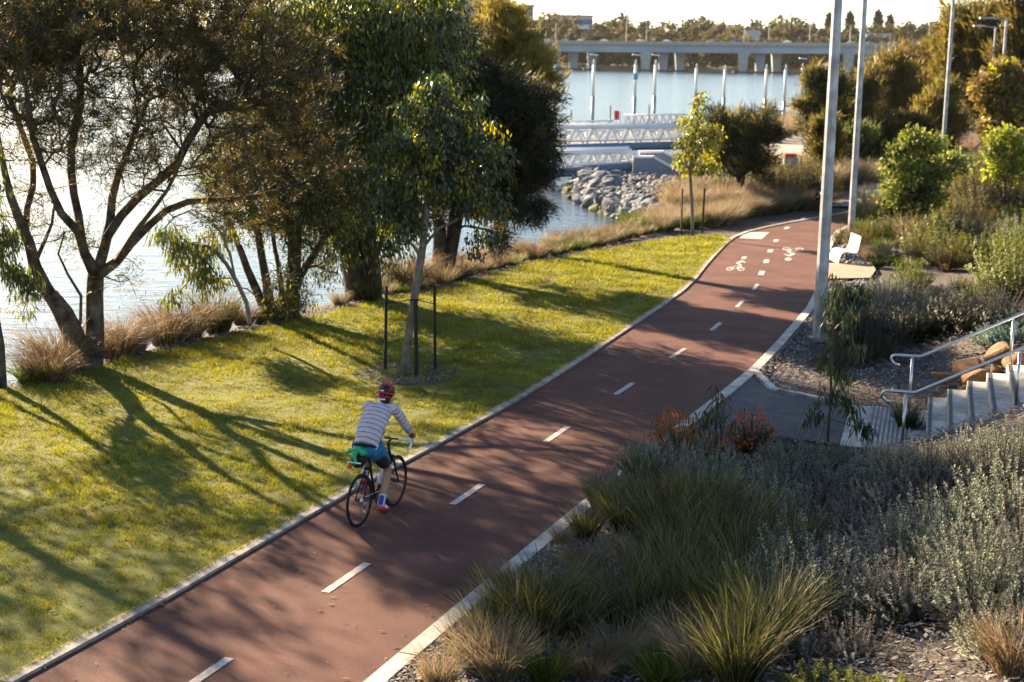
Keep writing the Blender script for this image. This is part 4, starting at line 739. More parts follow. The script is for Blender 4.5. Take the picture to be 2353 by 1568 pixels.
# buildings on the far side
def building(name, label, px0, px1, ytop, ybot, Y, depth, wallm, parts):
    a_ = onY(px0, ytop, Y); b_ = onY(px1, ytop+(px1-px0)*.018, Y); zb = onY(px0, ybot, Y)[2]; c = ((a_[0]+b_[0])/2, Y+depth/2, zb); r_ = empty(name, c, label=label, cat='building'); H = (a_[2])-zb; W_ = b_[0]-a_[0]
    mb = MB(); mb.box((0,0,H/2-6), (W_, depth, H+12)); mb.obj('wall', wallm, r_); parts(r_, W_, depth, H); return r_
def office(r_, W_, D_, H):
    n = int(H//3.6)
    for k_ in range(n):
        z_ = H-2.2-k_*3.6; mb = MB(); mb.box((0,-D_/2-.15,z_), (W_-1.5,.3,1.9)); f = mb.obj('window_band', 'glass_dark', r_)
        mb = MB()
        for q in range(int(W_//3)): mb.box((-W_/2+1.6+q*3, -D_/2-.42, z_), (.5,.25,1.9))
        mb.obj('mullion_row', 'wall_grey', f)
    mb = MB(); mb.box((0,0,H+.4), (W_+2, D_+2, .9)); mb.obj('roof', 'concrete', r_)
building('office_block', 'grey multi-storey office block at the top edge above the sunlit she-oak', 1030, 1172, -14, 74, 1150, 30, 'wall_grey', office)
building('office_block', 'lower stepped wing of the grey office block, right of its tall part', 1173, 1226, 13, 70, 1152, 26, 'wall_grey', office)
def shed(r_, W_, D_, H):
    mb = MB(); mb.box((0,-D_/2-.3,H*.50), (W_+.4,.6,H*.48)); mb.obj('blue_panel', 'roof_blue', r_)
    mb = MB(); mb.box((0,0,H+.3), (W_+2, D_+2, .7)); mb.obj('roof', 'wall_grey', r_)
building('warehouse', 'cream building with a broad blue band on the far shore left of centre', 1263, 1362, 36, 64, 1120, 30, 'wall_cream', shed)
def low(r_, W_, D_, H):
    mb = MB(); mb.add([(-W_/2-1,-D_/2-1,H),(W_/2+1,-D_/2-1,H),(W_/2+1,0,H+3),(-W_/2-1,0,H+3),(W_/2+1,D_/2+1,H),(-W_/2-1,D_/2+1,H)], [(0,1,2,3),(3,2,4,5),(0,3,5),(1,4,2)]); mb.obj('roof', 'wall_grey', r_)
    for q in range(5): mb = MB(); mb.box((-W_*.4+q*W_*.2, -D_/2-.1, H*.5), (W_*.08,.3,H*.4)); mb.obj('window', 'glass_dark', r_)
building('long_building', 'long low grey-roofed building between the far trees', 1597, 1697, 64, 84, 1090, 20, 'wall_cream', low)
building('house', 'white low house among the far trees right of the first grey pole', 1996, 2046, 87, 96, 1000, 12, 'white_paint', low)
building('house', 'white house half hidden in the far trees near the bridge middle', 1718, 1746, 80, 92, 1005, 12, 'white_paint', low)
building('long_building', 'low blue-grey building under the blue-banded one', 1300, 1372, 66, 84, 1075, 14, 'roof_blue', low)
mb = MB(); p = onY(1291, 70, 1080); mb.tube([(0,0,0),(0,0,36)], [.5,.2], 6); m_ = mb.obj('mast', 'galv', None, loc=(p[0],1080,p[2]), label='thin tall mast in front of the blue-banded building', cat='mast')
for q in (22, 29): mb = MB(); mb.box((0,0,q), (2.4,.2,.2)); mb.obj('crossarm', 'galv', m_)
p = onY(1803, 60, 1900); tw = empty('lattice_tower', (p[0], 1900, p[2]), label='faint red-white lattice tower on the far skyline', cat='tower')
mb = MB(); H = 46.
for sx in (-1, 1):
    for sy in (-1, 1): mb.tube([(sx*4.5, sy*4.5, 0), (sx*1., sy*1., H)], .22, 4)
mb.obj('leg_frame', 'wall_grey', tw); mb = MB()
for q in range(9):
    z0 = H*q/9; z1 = H*(q+1)/9; w0 = 4.5-3.5*q/9; w1 = 4.5-3.5*(q+1)/9
    for s_ in (-1, 1): mb.tube([(-w0, s_*w0, z0), (w1, s_*w1, z1)], .14, 3); mb.tube([(w0, s_*w0, z0), (-w1, s_*w1, z1)], .14, 3)
mb.obj('bracing', 'wall_grey', tw)

# ------------------------------------------------------------------ jetties, piles
def gangway(label, Y, xr, yr_t, yr_b, xl, yl_t, yl_b, width, tube_r, nb, back=True, cap=True):
    a_ = onY(xr, yr_t, Y); b_ = onY(xl, yl_t, Y); a2 = onY(xr, yr_b, Y); b2 = onY(xl, yl_b, Y); r_ = empty('gangway', (a2[0], Y, a2[2]), label=label, cat='gangway'); o_ = np.array(r_.location)
    a_, b_, a2, b2 = a_-o_, b_-o_, a2-o_, b2-o_
    for s_ in (0, width):
        s_ = np.array([0, s_, 0]); mb = MB(); mb.tube([a_+s_, b_+s_], tube_r*.62, 8); mb.obj('top_rail', 'white_paint', r_, True)
        mb = MB(); mb.tube([a2+s_, b2+s_], tube_r, 10); mb.obj('bottom_tube', 'blue_steel', r_, True)
        mb = MB(); mb.tube([a2*.66+a_*.34+s_, b2*.66+b_*.34+s_], tube_r*.28, 6); mb.obj('mid_rail', 'white_paint', r_, True)
        for k_ in range(nb):
            t0, t1, t2 = k_/nb, (k_+.5)/nb, (k_+1)/nb; f = lambda P, Q, t: P*(1-t)+Q*t+s_
            for u, v in ((t0, t1), (t2, t1)): mb = MB(); mb.tube([f(a2, b2, u), f(a_, b_, v)], .075, 5); mb.obj('brace', 'white_paint', r_)
    mb = MB(); c = (a2+b2)/2+[0, width/2, tube_r*.8]; L = float(np.linalg.norm(b2-a2)); mb.box(c, (L, width, .12), mtx=Matrix.Rotation(math.atan2((a2-b2)[2], (a2-b2)[0])*-1, 3, 'Y')); mb.obj('deck', 'concrete_pale', r_)
gangway('nearest white truss gangway with a fat blue lower tube, running left from the concrete abutment', 84., 1452, 348, 384, 1130, 356, 410, 2.1, .26, 9)
gangway('second white truss gangway just behind the nearest one', 101., 1590, 292, 334, 1140, 292, 345, 2.2, .26, 11)
gangway('farthest fine white gangway behind the red board', 150., 1580, 264, 288, 1436, 266, 290, 2., .09, 9)
gangway('thin white-railed gangway between the second truss gangway and the pontoon', 116., 1570, 300, 322, 1180, 302, 326, 1.8, .10, 14)
gangway('low white-railed walkway left of the red board', 138., 1412, 279, 300, 1200, 281, 303, 1.8, .08, 9)
pt = empty('pontoon', (*onY(1350, 322, 128)[:2], -1.2), label='long white floating pontoon between the gangways', cat='pontoon'); po = onY(1350, 322, 128)
mb = MB(); mb.box((0,0,.25), (15,5,.5)); mb.obj('deck', 'concrete_pale', pt)
mb = MB(); mb.box((0,-2.55,.1), (15.05,.1,.4)); mb.obj('fender', 'blue_steel', pt)
for k_ in range(15): mb = MB(); mb.tube([(-7+k_*1., 2.3, .5), (-7+k_*1., 2.3, 1.5)], .09, 6); mb.obj('bollard', 'white_paint', pt)
for k_, (px, y0, y1, Y) in enumerate(((1313,253,292,140),(1403,243,285,140),(1492,240,272,150))):
    a_ = onY(px, y0, Y); mb = MB(); H = a_[2]+1.2; mb.tube([(0,0,0),(0,0,H*.55)], .12, 8); o = mb.obj('marker_post', 'white_paint', None, loc=(a_[0], Y, -1.2), label=f'short white marker post with a thin dark tip, {ordw[k_]} from the left', cat='post', group='marker posts by the pontoon')
    mb = MB(); mb.tube([(0,0,H*.55),(0,0,H)], .06, 6); mb.obj('tip', 'nosing', o)
a_ = onY(1417, 276, 140); rb = empty('red_board', (a_[0], 140, -1.0), label='upright red-orange board standing on the pontoon', cat='sign board'); H = onY(1417,255,140)[2]+1.; h0 = a_[2]+1.
mb = MB(); mb.box((0,0,(H+h0)/2), (.44,.06,H-h0)); mb.obj('panel', 'red_paint', rb); mb = MB(); mb.box((.30,0,H/2), (.12,.12,H)); mb.obj('post', 'white_paint', rb); mb = MB(); mb.box((-.1,.1,h0/2), (.08,.08,h0)); mb.obj('post', 'white_paint', rb)
piles = [(1276,150,1271,150,1),(1366,137,1360,160,1),(1462,137,1456,162,1),(1508,137,1501,166,1),(1601,146,1596,170,0),(1667,149,1661,172,0),(1762,147,1756,168,0),(1806,148,1800,158,0),(1845,145,1838,168,1)]
pn = ['tall white pile half hidden by the she-oak tips','tall pile with a flat lamp, first one clear of the she-oak','tall white pile carrying a small blue numbered sign','tall pile with a flat lamp just right of the numbered pile','white pile rising behind the slender yellow-leaved tree','white pile directly right of the slender yellow-leaved tree','white pile behind the right side of the low dark she-oak','white pile just right of the low dark she-oak','rightmost white pile, with a flat lamp, left of the tall grey poles']
for k_, (px, py, pb, Y, lamp) in enumerate(piles):
    a_ = onY(px, py, Y); b_ = onY(pb, 290, Y); x = (a_[0]+b_[0])/2; H = a_[2]+1.25; r_ = empty('mooring_pile', (x, Y, -1.25), label=pn[k_], cat='pile', group='mooring piles along the jetties')
    mb = MB(); mb.tube([(0,0,-1),(0,0,H*.45)], .19, 10); mb.obj('sleeve', 'galv', r_, True); mb = MB(); mb.tube([(0,0,H*.45),(0,0,H-.55)], .155, 10); mb.obj('shaft', 'white_paint', r_, True); mb = MB(); mb.tube([(0,0,H-.55),(0,0,H)], [.155,.03], 10); mb.obj('cap', 'white_paint', r_, True)
    if lamp: mb = MB(); mb.tube([(0,0,H-.02),(0,0,H+.45)], .03, 5); l_ = mb.obj('lamp_stem', 'black', r_); mb = MB(); mb.box((0,0,H+.47), (.82,.3,.12), mtx=Matrix.Rotation(R(6), 3, 'Y')); mb.obj('lamp_head', 'white_paint', r_)
    if k_ == 2:
        z_ = onY(1461, 176, Y)[2]+1.25; mb = MB(); mb.box((0,-.24,z_), (.52,.05,.72)); s_ = mb.obj('sign', 'sign_pale', r_)
        tcu = bpy.data.curves.new('numeral', 'FONT'); tcu.body = '3'; tcu.size = .82; tcu.align_x = 'CENTER'; tcu.align_y = 'CENTER'; tcu.offset = .025; tcu.extrude = .008
        to = bpy.data.objects.new('numeral_curve', tcu); COL.objects.link(to); dg = bpy.context.evaluated_depsgraph_get(); tm = bpy.data.meshes.new_from_object(to.evaluated_get(dg)); bpy.data.objects.remove(to); tm.materials.clear(); tm.materials.append(M['sign_blue'])
        link('numeral', tm, s_, (0,-.285,z_), (math.pi/2,0,0))
# concrete abutment of the gangway
r_ = empty('abutment', (*onY(1500,400,83.5)[:2], -1.3), label='pale concrete ramp abutment with sloping side walls at the gangway end', cat='abutment'); o_ = np.array(r_.location)
for q, (Y, prof_) in enumerate(((83.5, [(1456,364),(1502,364),(1563,398),(1563,425),(1456,425)]), (86.3, [(1470,352),(1524,352),(1600,388),(1600,410),(1470,410)]))):
    V = [onY(px, py, Y)-o_ for px, py in prof_]; V = V+[v+np.array([0,.35,0]) for v in V]; mb = MB(); n = 5; mb.add(V, [tuple(range(n)), tuple(range(2*n-1, n-1, -1))]+[(i_, n+i_, n+(i_+1) % n, (i_+1) % n) for i_ in range(n)]); mb.obj('side_wall', 'concrete_blue', r_)
    V = [onY(px, py, Y)-o_ for px, py in prof_[:3]]; mb = MB()
    for a_, b_ in zip(V[:-1], V[1:]):
        d = b_-a_; mb.box((a_+b_)/2+np.array([0,.17,.06]), (float(np.linalg.norm(d))+.05, .5, .12), mtx=Matrix.Rotation(-math.atan2(d[2], d[0]), 3, 'Y'))
    mb.obj('coping', 'white_paint', r_)
V = [onY(px, py, 83.85)-o_ for px, py in ((1456,372),(1502,372),(1563,404))]; V2 = [v+np.array([0,2.4,0]) for v in V]; mb = MB(); mb.add(V+V2, [(0,1,4,3),(1,2,5,4)]); mb.obj('ramp_slab', 'concrete', r_)

# ------------------------------------------------------------------ rubble spit
def rock_mesh(name, seed, material, flat=.7, n=16, el=1.25):
    r = random.Random(seed); bm_ = bmesh.new()
    for _ in range(n):
        v = Vector((r.gauss(0,1), r.gauss(0,1), r.gauss(0,1))).normalized()*r.uniform(.8, 1.); bm_.verts.new((v.x*el, v.y, v.z*flat))
    bmesh.ops.convex_hull(bm_, input=bm_.verts); bm_.verts.ensure_lookup_table()
    for v in [v for v in bm_.verts if not v.link_faces]: bm_.verts.remove(v)
    bmesh.ops.bevel(bm_, geom=list(bm_.edges), offset=.07, segments=1, affect='EDGES')
    me = bpy.data.meshes.new(name); bm_.to_mesh(me); bm_.free(); me.materials.append(M[material]); return me
RM = [rock_mesh('boulder', 100+k_, 'rock_shade_grey') for k_ in range(8)]; RMo = [rock_mesh('boulder', 140+k_, 'rock_moss') for k_ in range(4)]
spit = empty('rock_revetment', (*onY(1420,450,74)[:2], -.8), kind='structure'); so_ = np.array(spit.location)
pol = np.array([(1292,450),(1303,436),(1345,400),(1400,397),(1455,402),(1555,408),(1562,470),(1530,505),(1460,505),(1385,500),(1330,478)], float); k_ = 0; r = random.Random(5)
while k_ < 280:
    px = r.uniform(1285, 1565); py = r.uniform(395, 506)
    if poly_dist(np.array([(px, py)]), pol)[0] > 0: continue
    edge_ = px < 1420 or py > 470; sz = r.uniform(.28, .62) if edge_ else r.uniform(.15, .32)
    p = atg(px, py); wet = px < 1330 or (py > 478 and px < 1400); zz = max(p[2], -1.25)
    o = link('boulder', (RMo if wet and r.random() < .75 else RM)[r.randrange(4 if wet else 8)] if wet else RM[r.randrange(8)], spit, (p[0]-so_[0], p[1]-so_[1], zz-so_[2]+sz*.15), (r.uniform(-.5,.5), r.uniform(-.5,.5), r.uniform(0,6.28))); o.scale = (sz,)*3; k_ += 1
P = rng.random((5200, 2))*[290, 115]+[1285, 393]; P = P[poly_dist(P, pol) < 0]; Wp = np.array([atg(*p)[:2] for p in P[:1600]])
def pebbles(name, Wp, s0, s1, material, label, zo=0.):
    n = len(Wp); z = gh(Wp)+zo; s_ = s0+(s1-s0)*rng.random((n, 1, 1)); O = np.array([(1,0,0),(0,1,0),(-1,0,0),(0,-1,0),(0,0,.75),(0,0,-.6)]); V = O[None]*s_*(.7+.6*rng.random((n, 6, 1))); a_ = rng.random(n)*6.28; c, s2 = np.cos(a_), np.sin(a_)
    V = np.stack([V[...,0]*c[:,None]-V[...,1]*s2[:,None], V[...,0]*s2[:,None]+V[...,1]*c[:,None], V[...,2]], 2)+np.c_[Wp, z][:,None]
    Ft = np.array([(0,1,4),(1,2,4),(2,3,4),(3,0,4),(1,0,5),(2,1,5),(3,2,5),(0,3,5)]); Fc = (np.arange(n)[:,None,None]*6+Ft[None]).reshape(-1, 3); return link(name, np_mesh(name, V.reshape(-1, 3), Fc, material), kind='stuff', label=label)
pebbles('loose_stones', Wp, .10, .26, 'pebble', 'small loose grey stones filling the rubble spit below the abutment')
# a few flat rocks at the water between the grass strip and the river
shore_r = empty('shore_rocks', (*atg(1170,592)[:2], -1.), kind='structure'); o_ = np.array(shore_r.location)
for px, py, s_ in ((1140,592,.7),(1165,586,.8),(1195,594,.6),(1220,588,.7),(1090,606,.5),(1260,582,.6),(1110,600,.6)):
    p = onY(px, py, 52.5); o = link('boulder', RM[px % 8], shore_r, (p[0]-o_[0], p[1]-o_[1], -1.1-o_[2]), (0,0,px)); o.scale = (s_*1.3, s_, s_*.6)
# ------------------------------------------------------------------ tall grey poles, other street furniture
def pole(name, label, xb, yb, Y, xt, yt, r0, r1, H, material='galv', sides=8, arm=None):
    p = onY(xb, yb, Y); q = onY(xt, yt, Y); b_ = np.array([p[0], Y, g1(p[0], Y)]); r_ = empty(name, b_, label=label, cat='lamp post')
    mb = MB(); mb.tube([(0,0,0),(0,0,H)], [r0, r1], sides); mb.obj('shaft', material, r_); mb = MB(); mb.tube([(0,0,-.05),(0,0,.03)], r0*1.7, 8); mb.obj('base_plate', material, r_)
    mb = MB(); mb.box((-.02, -r0*.93, .75), (.085, .03, .34)); mb.obj('access_hatch', material, r_)
    for k_ in (0, 1): mb = MB(); mb.box((0, -.0+(k_-.5)*.5, H-.1), (.5,.5,.14)); mb.tube([(0,0,H-.15),(0,(k_-.5)*.6,H-.1)], .03, 5); mb.obj('luminaire', 'galv', r_)
    return r_
pole('lamp_post', 'tall weathered octagonal grey pole nearest the camera, right beside the path', 1881, 782, 31.9, 1933, 0, .14, .085, 10.5)
pole('lamp_post', 'second tall grey pole, behind the white bench', 1956, 525, 52.6, 1992, 0, .125, .08, 12.5)
pole('lamp_post', 'third and most slender tall grey pole, behind the light green tree', 2163, 400, 84, 2192, 0, .13, .08, 14)
def lamp(label, xb, yb, Y, yt, arm_dx):
    p = onY(xb, yb, Y); t = onY(xb, yt, Y); zb = g1(p[0], Y); H = t[2]-zb; r_ = empty('street_lamp', (p[0], Y, zb), label=label, cat='street lamp'); mb = MB(); mb.tube([(0,0,0),(0,0,H)], [.13,.09], 8); mb.obj('shaft', 'galv', r_)
    mb = MB(); mb.tube([(0,0,H-.05),(arm_dx,0,H+.05)], .05, 6); mb.obj('arm', 'galv', r_); mb = MB(); mb.box((arm_dx*1.1,0,H+.05), (.8,.3,.12)); mb.obj('lamp_head', 'galv', r_)
lamp('pale street lamp with one arm, left one of the pair at top right', 2279, 190, 112, 62, -1.1); lamp('pale street lamp with one arm, right one of the pair at top right', 2302, 190, 100, 44, -1.2)
lamp('small distant street lamp left of the pair at top right', 2236, 120, 190, 78, -1.)
for px, y0, Y, lab in ((2082,238,92,'thin black post with a small white disc among the dark shrubs'),):
    b_ = onY(px, 330, Y); zb = g1(b_[0], Y); H = onY(px, y0, Y)[2]-zb; mb = MB(); mb.tube([(0,0,0),(0,0,H)], .07, 8); o = mb.obj('post', 'black', None, loc=(b_[0], Y, zb), label=lab, cat='post'); zz = onY(px, 281, Y)[2]-zb; mb = MB(); mb.tube([(0,-.12,zz),(0,-.07,zz)], .22, 14); mb.obj('disc', 'white_paint', o)
# concrete pillar with the red-and-orange block
b_ = onY(1814, 405, 80); zb = g1(b_[0], 80); r_ = empty('concrete_pillar', (b_[0], 80, zb), label='squat concrete pillar topped by a red and orange block, beside the plaza', cat='pillar'); H = onY(1814, 362, 80)[2]-zb
mb = MB(); mb.box((0,0,H/2), (.72,.6,H)); mb.obj('plinth', 'concrete_blue', r_); mb = MB(); mb.box((-.06,0,H+.1), (.52,.4,.2)); mb.obj('red_block', 'red_paint', r_); mb = MB(); mb.box((.26,0,H+.1), (.12,.4,.2)); mb.obj('orange_block', 'orange_paint', r_)
b_ = onY(2215, 392, 78); zb = g1(b_[0], 78); r_ = empty('concrete_pillar', (b_[0], 78, zb), label='low pillar with a pale slab and an orange block, right of the light green tree', cat='pillar'); H = max(.5, onY(2215, 388, 78)[2]-zb)
mb = MB(); mb.box((0,0,H/2), (.7,.5,H)); mb.obj('plinth', 'red_paint', r_); mb = MB(); mb.box((.18,-.02,H-.09), (.36,.52,.14)); mb.obj('orange_block', 'orange_paint', r_); mb = MB(); mb.box((-.1,0,H+.04), (1.1,.6,.08)); mb.obj('slab', 'white_paint', r_)
# pale railing at far right
b_ = onY(2265, 385, 84); r_ = empty('white_railing', (b_[0], 84, g1(b_[0], 84)), label='pale metal railing beside the green path at far right', cat='railing')
for k_ in range(7): mb = MB(); mb.tube([(-1.3+k_*.42,0,0),(-1.3+k_*.42,0,1.05)], .025, 5); mb.obj('baluster', 'white_metal', r_)
for z_ in (.15, 1.05): mb = MB(); mb.tube([(-1.35,0,z_),(1.35,0,z_)], .03, 6); mb.obj('rail', 'white_metal', r_)
# ------------------------------------------------------------------ bench of white slats
p0 = atg(1928, 607); r_ = empty('park_bench', p0, label='white slatted steel bench with a curved profile, on gravel beside the path', cat='bench')
prof_ = [(-.02,.0),(.0,.16),(.05,.30),(.15,.41),(.30,.445),(.48,.43),(.66,.405),(.80,.42),(.88,.52),(.93,.68),(.97,.86),(1.0,1.02)]; Q = resample(prof_, .052); WB = 1.5; Dv = np.array([.24,.97]); 
XD = np.array([1., .12])
for k_ in range(len(Q)-1):
    a_, b_ = Q[k_], Q[k_+1]; m2 = (a_+b_)/2; th = math.atan2(b_[1]-a_[1], b_[0]-a_[0]); mb = MB(); mb.box((m2[0], WB/2, m2[1]), (.044, WB, .016), mtx=Matrix.Rotation(-th, 3, 'Y')); mb.obj('slat', 'white_metal', r_)
for y in (.02, WB-.02):
    mb = MB(); mb.tube([(q[0], y, q[1]-.02) for q in Q], .014, 5); mb.obj('side_frame', 'white_metal', r_)
for y in (.0, WB*.5): mb = MB(); mb.tube([(.34,y,.44),(.36,y,.55),(.44,y,.63),(.56,y,.66),(.92,y,.66)], .013, 6); mb.obj('arm_loop', 'white_metal', r_)
for y in (.1, WB-.1): mb = MB(); mb.tube([(.70,y,.40),(.72,y,0)], .022, 6); mb.obj('leg', 'white_metal', r_); mb = MB(); mb.tube([(.05,y,.30),(.02,y,0)], .02, 6); mb.obj('leg', 'white_metal', r_)
r_.rotation_euler = (0,0,R(4)); r_.scale = (.62,.7,.80)
u = rng.random((1500, 2)); Wp = np.array([atg(1890+170*a_, 560+46*b__) [:2] for a_, b__ in u[:900]]+[atg(1888+150*a_, 642+30*b__)[:2] for a_, b__ in u[900:]]); pebbles('gravel', Wp, .03, .075, 'pebble', 'pale rounded gravel round the bench and its pad', -.04)
# ------------------------------------------------------------------ sandstone boulders beside the steps
SM = [rock_mesh('sandstone', 200+k_, 'sand_stone', .62, 13, 1.3) for k_ in range(5)]
for k_, (px, py, s_, rz, lab) in enumerate(((2182,868,.36,.3,'ochre sandstone boulder nearest the foot of the steps'),(2225,848,.42,1.9,'long reddish sandstone boulder lying behind the first one'),(2252,862,.32,2.4,'small ochre sandstone boulder between the long one and the rail'),(2310,822,.52,.8,'large pointed sandstone boulder highest beside the steps'),(2340,838,.40,2.9,'brown sandstone boulder right of the large one'),(2290,846,.24,1.1,'small sandstone block below the large pointed boulder'))):
    p = atg(px, py+12); o = link('sandstone_boulder', SM[k_ % 5], None, (p[0], p[1], p[2]+s_*.2), (.15*k_-.3, .2, rz), label=lab, cat='boulder', group='sandstone boulders beside the steps'); o.scale = (s_, s_*.85, s_)
# ------------------------------------------------------------------ grasses and shrubs
def tuss_mesh(seed, n, Rr, H, L0, wd, material, spread=.5, droop=.5, fan=(0, 0), segs=4, dry=0.):
    r = np.random.default_rng(seed); a_ = r.random(n)*6.283; rr = Rr*.35*np.sqrt(r.random(n)); b_ = np.c_[rr*np.cos(a_), rr*np.sin(a_), np.zeros(n)-.03]
    a2 = a_+r.normal(size=n)*.6; out = spread*(r.random(n)**.8)*1.3; d = np.c_[np.cos(a2)*out+fan[0], np.sin(a2)*out+fan[1], np.ones(n)]; d = unit(d); L = H*(.45+.65*r.random(n)); side = unit(np.cross(d, np.c_[r.normal(size=(n, 2)), np.zeros(n)]))
    V = []; hz = unit(np.c_[d[:, 0], d[:, 1], np.zeros(n)]+1e-6); dr = droop*(.3+r.random(n))[:, None]
    for k_ in range(segs+1):
        t = k_/segs; p = b_+d*(L*t)[:, None]+hz*dr*(L*t*t)[:, None]*.55-np.array([0,0,1.])*dr*(L*t*t*t)[:, None]*.45; w_ = wd*(1-t**1.6*.85)/2; V += [p-side*w_, p+side*w_]
    V = np.stack(V, 1); m_ = 2*(segs+1); q = np.array([(2*i_, 2*i_+1, 2*i_+3, 2*i_+2) for i_ in range(segs)]); Fc = (np.arange(n)[:,None,None]*m_+q[None]).reshape(-1, 4)
    me = np_mesh('blades', V.reshape(-1, 3), Fc, material)
    if dry: me.materials.append(M['straw']); me.polygons.foreach_set('material_index', np.repeat((r.random(n) < dry).astype(np.int32), segs))
    return me
TM = {'sedge': [tuss_mesh(300+k_, 640, .5, .95, 0, .010, 'sedge', .42, .40, dry=.12) for k_ in range(3)], 'straw': [tuss_mesh(310+k_, 600, .5, .80, 0, .009, 'straw', .46, .5) for k_ in range(3)],
 'green': [tuss_mesh(320+k_, 420, .45, .55, 0, .013, 'sedge_bright', .6, .5) for k_ in range(2)], 'brown': [tuss_mesh(330+k_, 600, .6, .85, 0, .009, 'straw_dark', .5, .7, dry=.2) for k_ in range(2)]}
def tussock(kind, px, py, s_, label, group, Y=None, sz=None, z=None):
    p = atg(px, py) if Y is None else onY(px, py, Y)
    if Y is not None: p[2] = max(g1(p[0], p[1]), -1.1)
    o = link('grass_tussock', TM[kind][rnd.randrange(len(TM[kind]))], None, p, (0,0,rnd.random()*6.28), label=label, cat='grass tussock', group=group); o.scale = (s_, s_, s_*(sz or 1)); return o
def spiky(seed, n, Rr, H, leafm, L=.026, W=.012, per=42, flop=.5, name='foliage'):
    "shrub of many upright stems, each crowded with small leaves"
    r = np.random.default_rng(seed); mb = MB(); C = []; D = []
    for k_ in range(n):
        a_ = r.random()*6.283; rr = Rr*math.sqrt(r.random()); top = np.array([rr*math.cos(a_), rr*math.sin(a_), H*(.4+.85*r.random()**1.3)*math.sqrt(max(.08, 1-(rr/Rr/1.12)**2))]); base = top*[.25,.25,0]-[0,0,.03]
        mid = (base+top)/2+np.array([math.cos(a_), math.sin(a_), 0])*flop*rr*.35; P = [base*(1-t)**2+2*mid*t*(1-t)+(top+[0,0,.02])*t*t for t in np.linspace(0, 1, 5)]; mb.tube(P, [.006,.005,.004,.003,.002], 3, False)
        t = (.38+.62*r.random(per)**.8)[:, None]; c = base*(1-t)**2+2*mid*t*(1-t)+top*t*t; C.append(c); D.append(np.repeat((P[-1]-P[-2])[None]/np.linalg.norm(P[-1]-P[-2]), per, 0))
    C = np.vstack(C); D = np.vstack(D); m_ = len(C); rad = unit(np.cross(D, r.normal(size=(m_, 3)))); d = unit(rad+D*.55); s_ = unit(np.cross(d, D))*W/2*(.7+.6*r.random((m_, 1))); l_ = d*L*(.6+.8*r.random((m_, 1)))
    V = np.stack([C, C+l_*.5+s_, C+l_, C+l_*.5-s_], 1); return np_mesh('foliage', V.reshape(-1, 3), np.arange(m_*4).reshape(-1, 4), leafm), mb.mesh('stems', 'twig')
SH = {'grey': [spiky(400+k_, 105, .56, .62, 'grey_leaf', .028, .0135, 62) for k_ in range(4)], 'mauve': [spiky(410+k_, 95, .55, .55, 'mauve_leaf', .023, .010, 56) for k_ in range(2)], 'fern': [spiky(420+k_, 80, .5, .5, 'fern_green', .045, .008, 50) for k_ in range(2)],
 'teal': [spiky(430, 70, .5, .42, 'teal_leaf', .04, .022, 44)], 'green': [spiky(440+k_, 80, .55, .7, 'bush_leaf', .05, .024, 40) for k_ in range(2)], 'lime': [spiky(450, 80, .55, .7, 'lime_leaf', .055, .03, 34)],
 'olive': [spiky(460+k_, 90, .55, .8, 'needle_olive', .08, .012, 46) for k_ in range(2)], 'dark': [spiky(470, 90, .55, .7, 'needle_dark', .07, .014, 46)]}
names = {'grey': 'grey_shrub', 'mauve': 'grey_shrub', 'fern': 'fine_leaved_shrub', 'teal': 'silver_shrub', 'green': 'leafy_shrub', 'lime': 'leafy_shrub', 'olive': 'fine_leaved_shrub', 'dark': 'fine_leaved_shrub'}
def shrub(kind, px, py, s_, label, group, p=None, sz=None):
    p = atg(px, py) if p is None else p; v = SH[kind][rnd.randrange(len(SH[kind]))]; r_ = empty(names[kind], p-np.array([0,0,.04]), rnd.random()*6.28, label=label, cat='shrub', group=group); s_ *= rnd.uniform(.9, 1.12); r_.scale = (s_, s_, s_*(sz or rnd.uniform(.85, 1.2))); link('foliage', v[0], r_); link('stems', v[1], r_); return r_
cnt = nth
# foreground bed, in rows going down the photograph
rows = [(1062, [(1490,.6),(1770,.62),(1830,.7),(1890,.7),(1950,.7),(2010,.72),(2075,.7),(2140,.8),(2210,.85),(2275,1.),(2340,1.05)], 'grey', 'first row, below the side path'),
 (1108, [(1440,.7),(1490,.85),(1560,.9),(1630,.9),(1700,.9),(1770,.95),(1845,.95),(1925,.95),(2005,.95),(2085,.95),(2165,1.),(2245,1.05),(2330,1.1)], 'grey', 'second row below the side path'),
 (1168, [(1395,.65),(1450,.75),(1600,.85),(1690,.85),(1790,.9),(1880,.9),(1975,1.),(2065,1.),(2160,1.),(2260,1.),(2350,1.)], 'mauve', 'third row below the side path'),
 (1235, [(1760,.95),(1860,1.),(1960,1.05),(2060,1.05),(2165,1.1),(2270,1.1),(2360,1.05)], 'grey', 'fourth row below the side path'),
 (1315, [(1850,1.),(1950,1.1),(2055,1.1),(2160,1.15),(2270,1.1),(2370,1.1)], 'grey', 'fifth row below the side path'),
 (1405, [(1800,.85),(1900,1.),(2010,1.1),(2120,1.1),(2235,1.05),(2345,1.1)], 'grey', 'sixth row below the side path'),
 (1500, [(1850,.7),(1960,.75),(2260,.9),(2360,.95)], 'mauve', 'lowest row near the bottom right corner')]
for y, L_, kd, nm in rows:
    for k_, (x, s_) in enumerate(L_):
        k2 = kd if rnd.random() < .8 else {'grey': 'mauve', 'mauve': 'grey'}[kd]
        shrub(k2, x+rnd.uniform(-22, 22), y+rnd.uniform(-18, 18), s_*rnd.uniform(.72, 1.2), f'{"silver-green" if k2 == "grey" else "mauve-grey"} shrub, {ordw[k_]} from the left, {nm}', 'grey shrubs in the foreground bed')
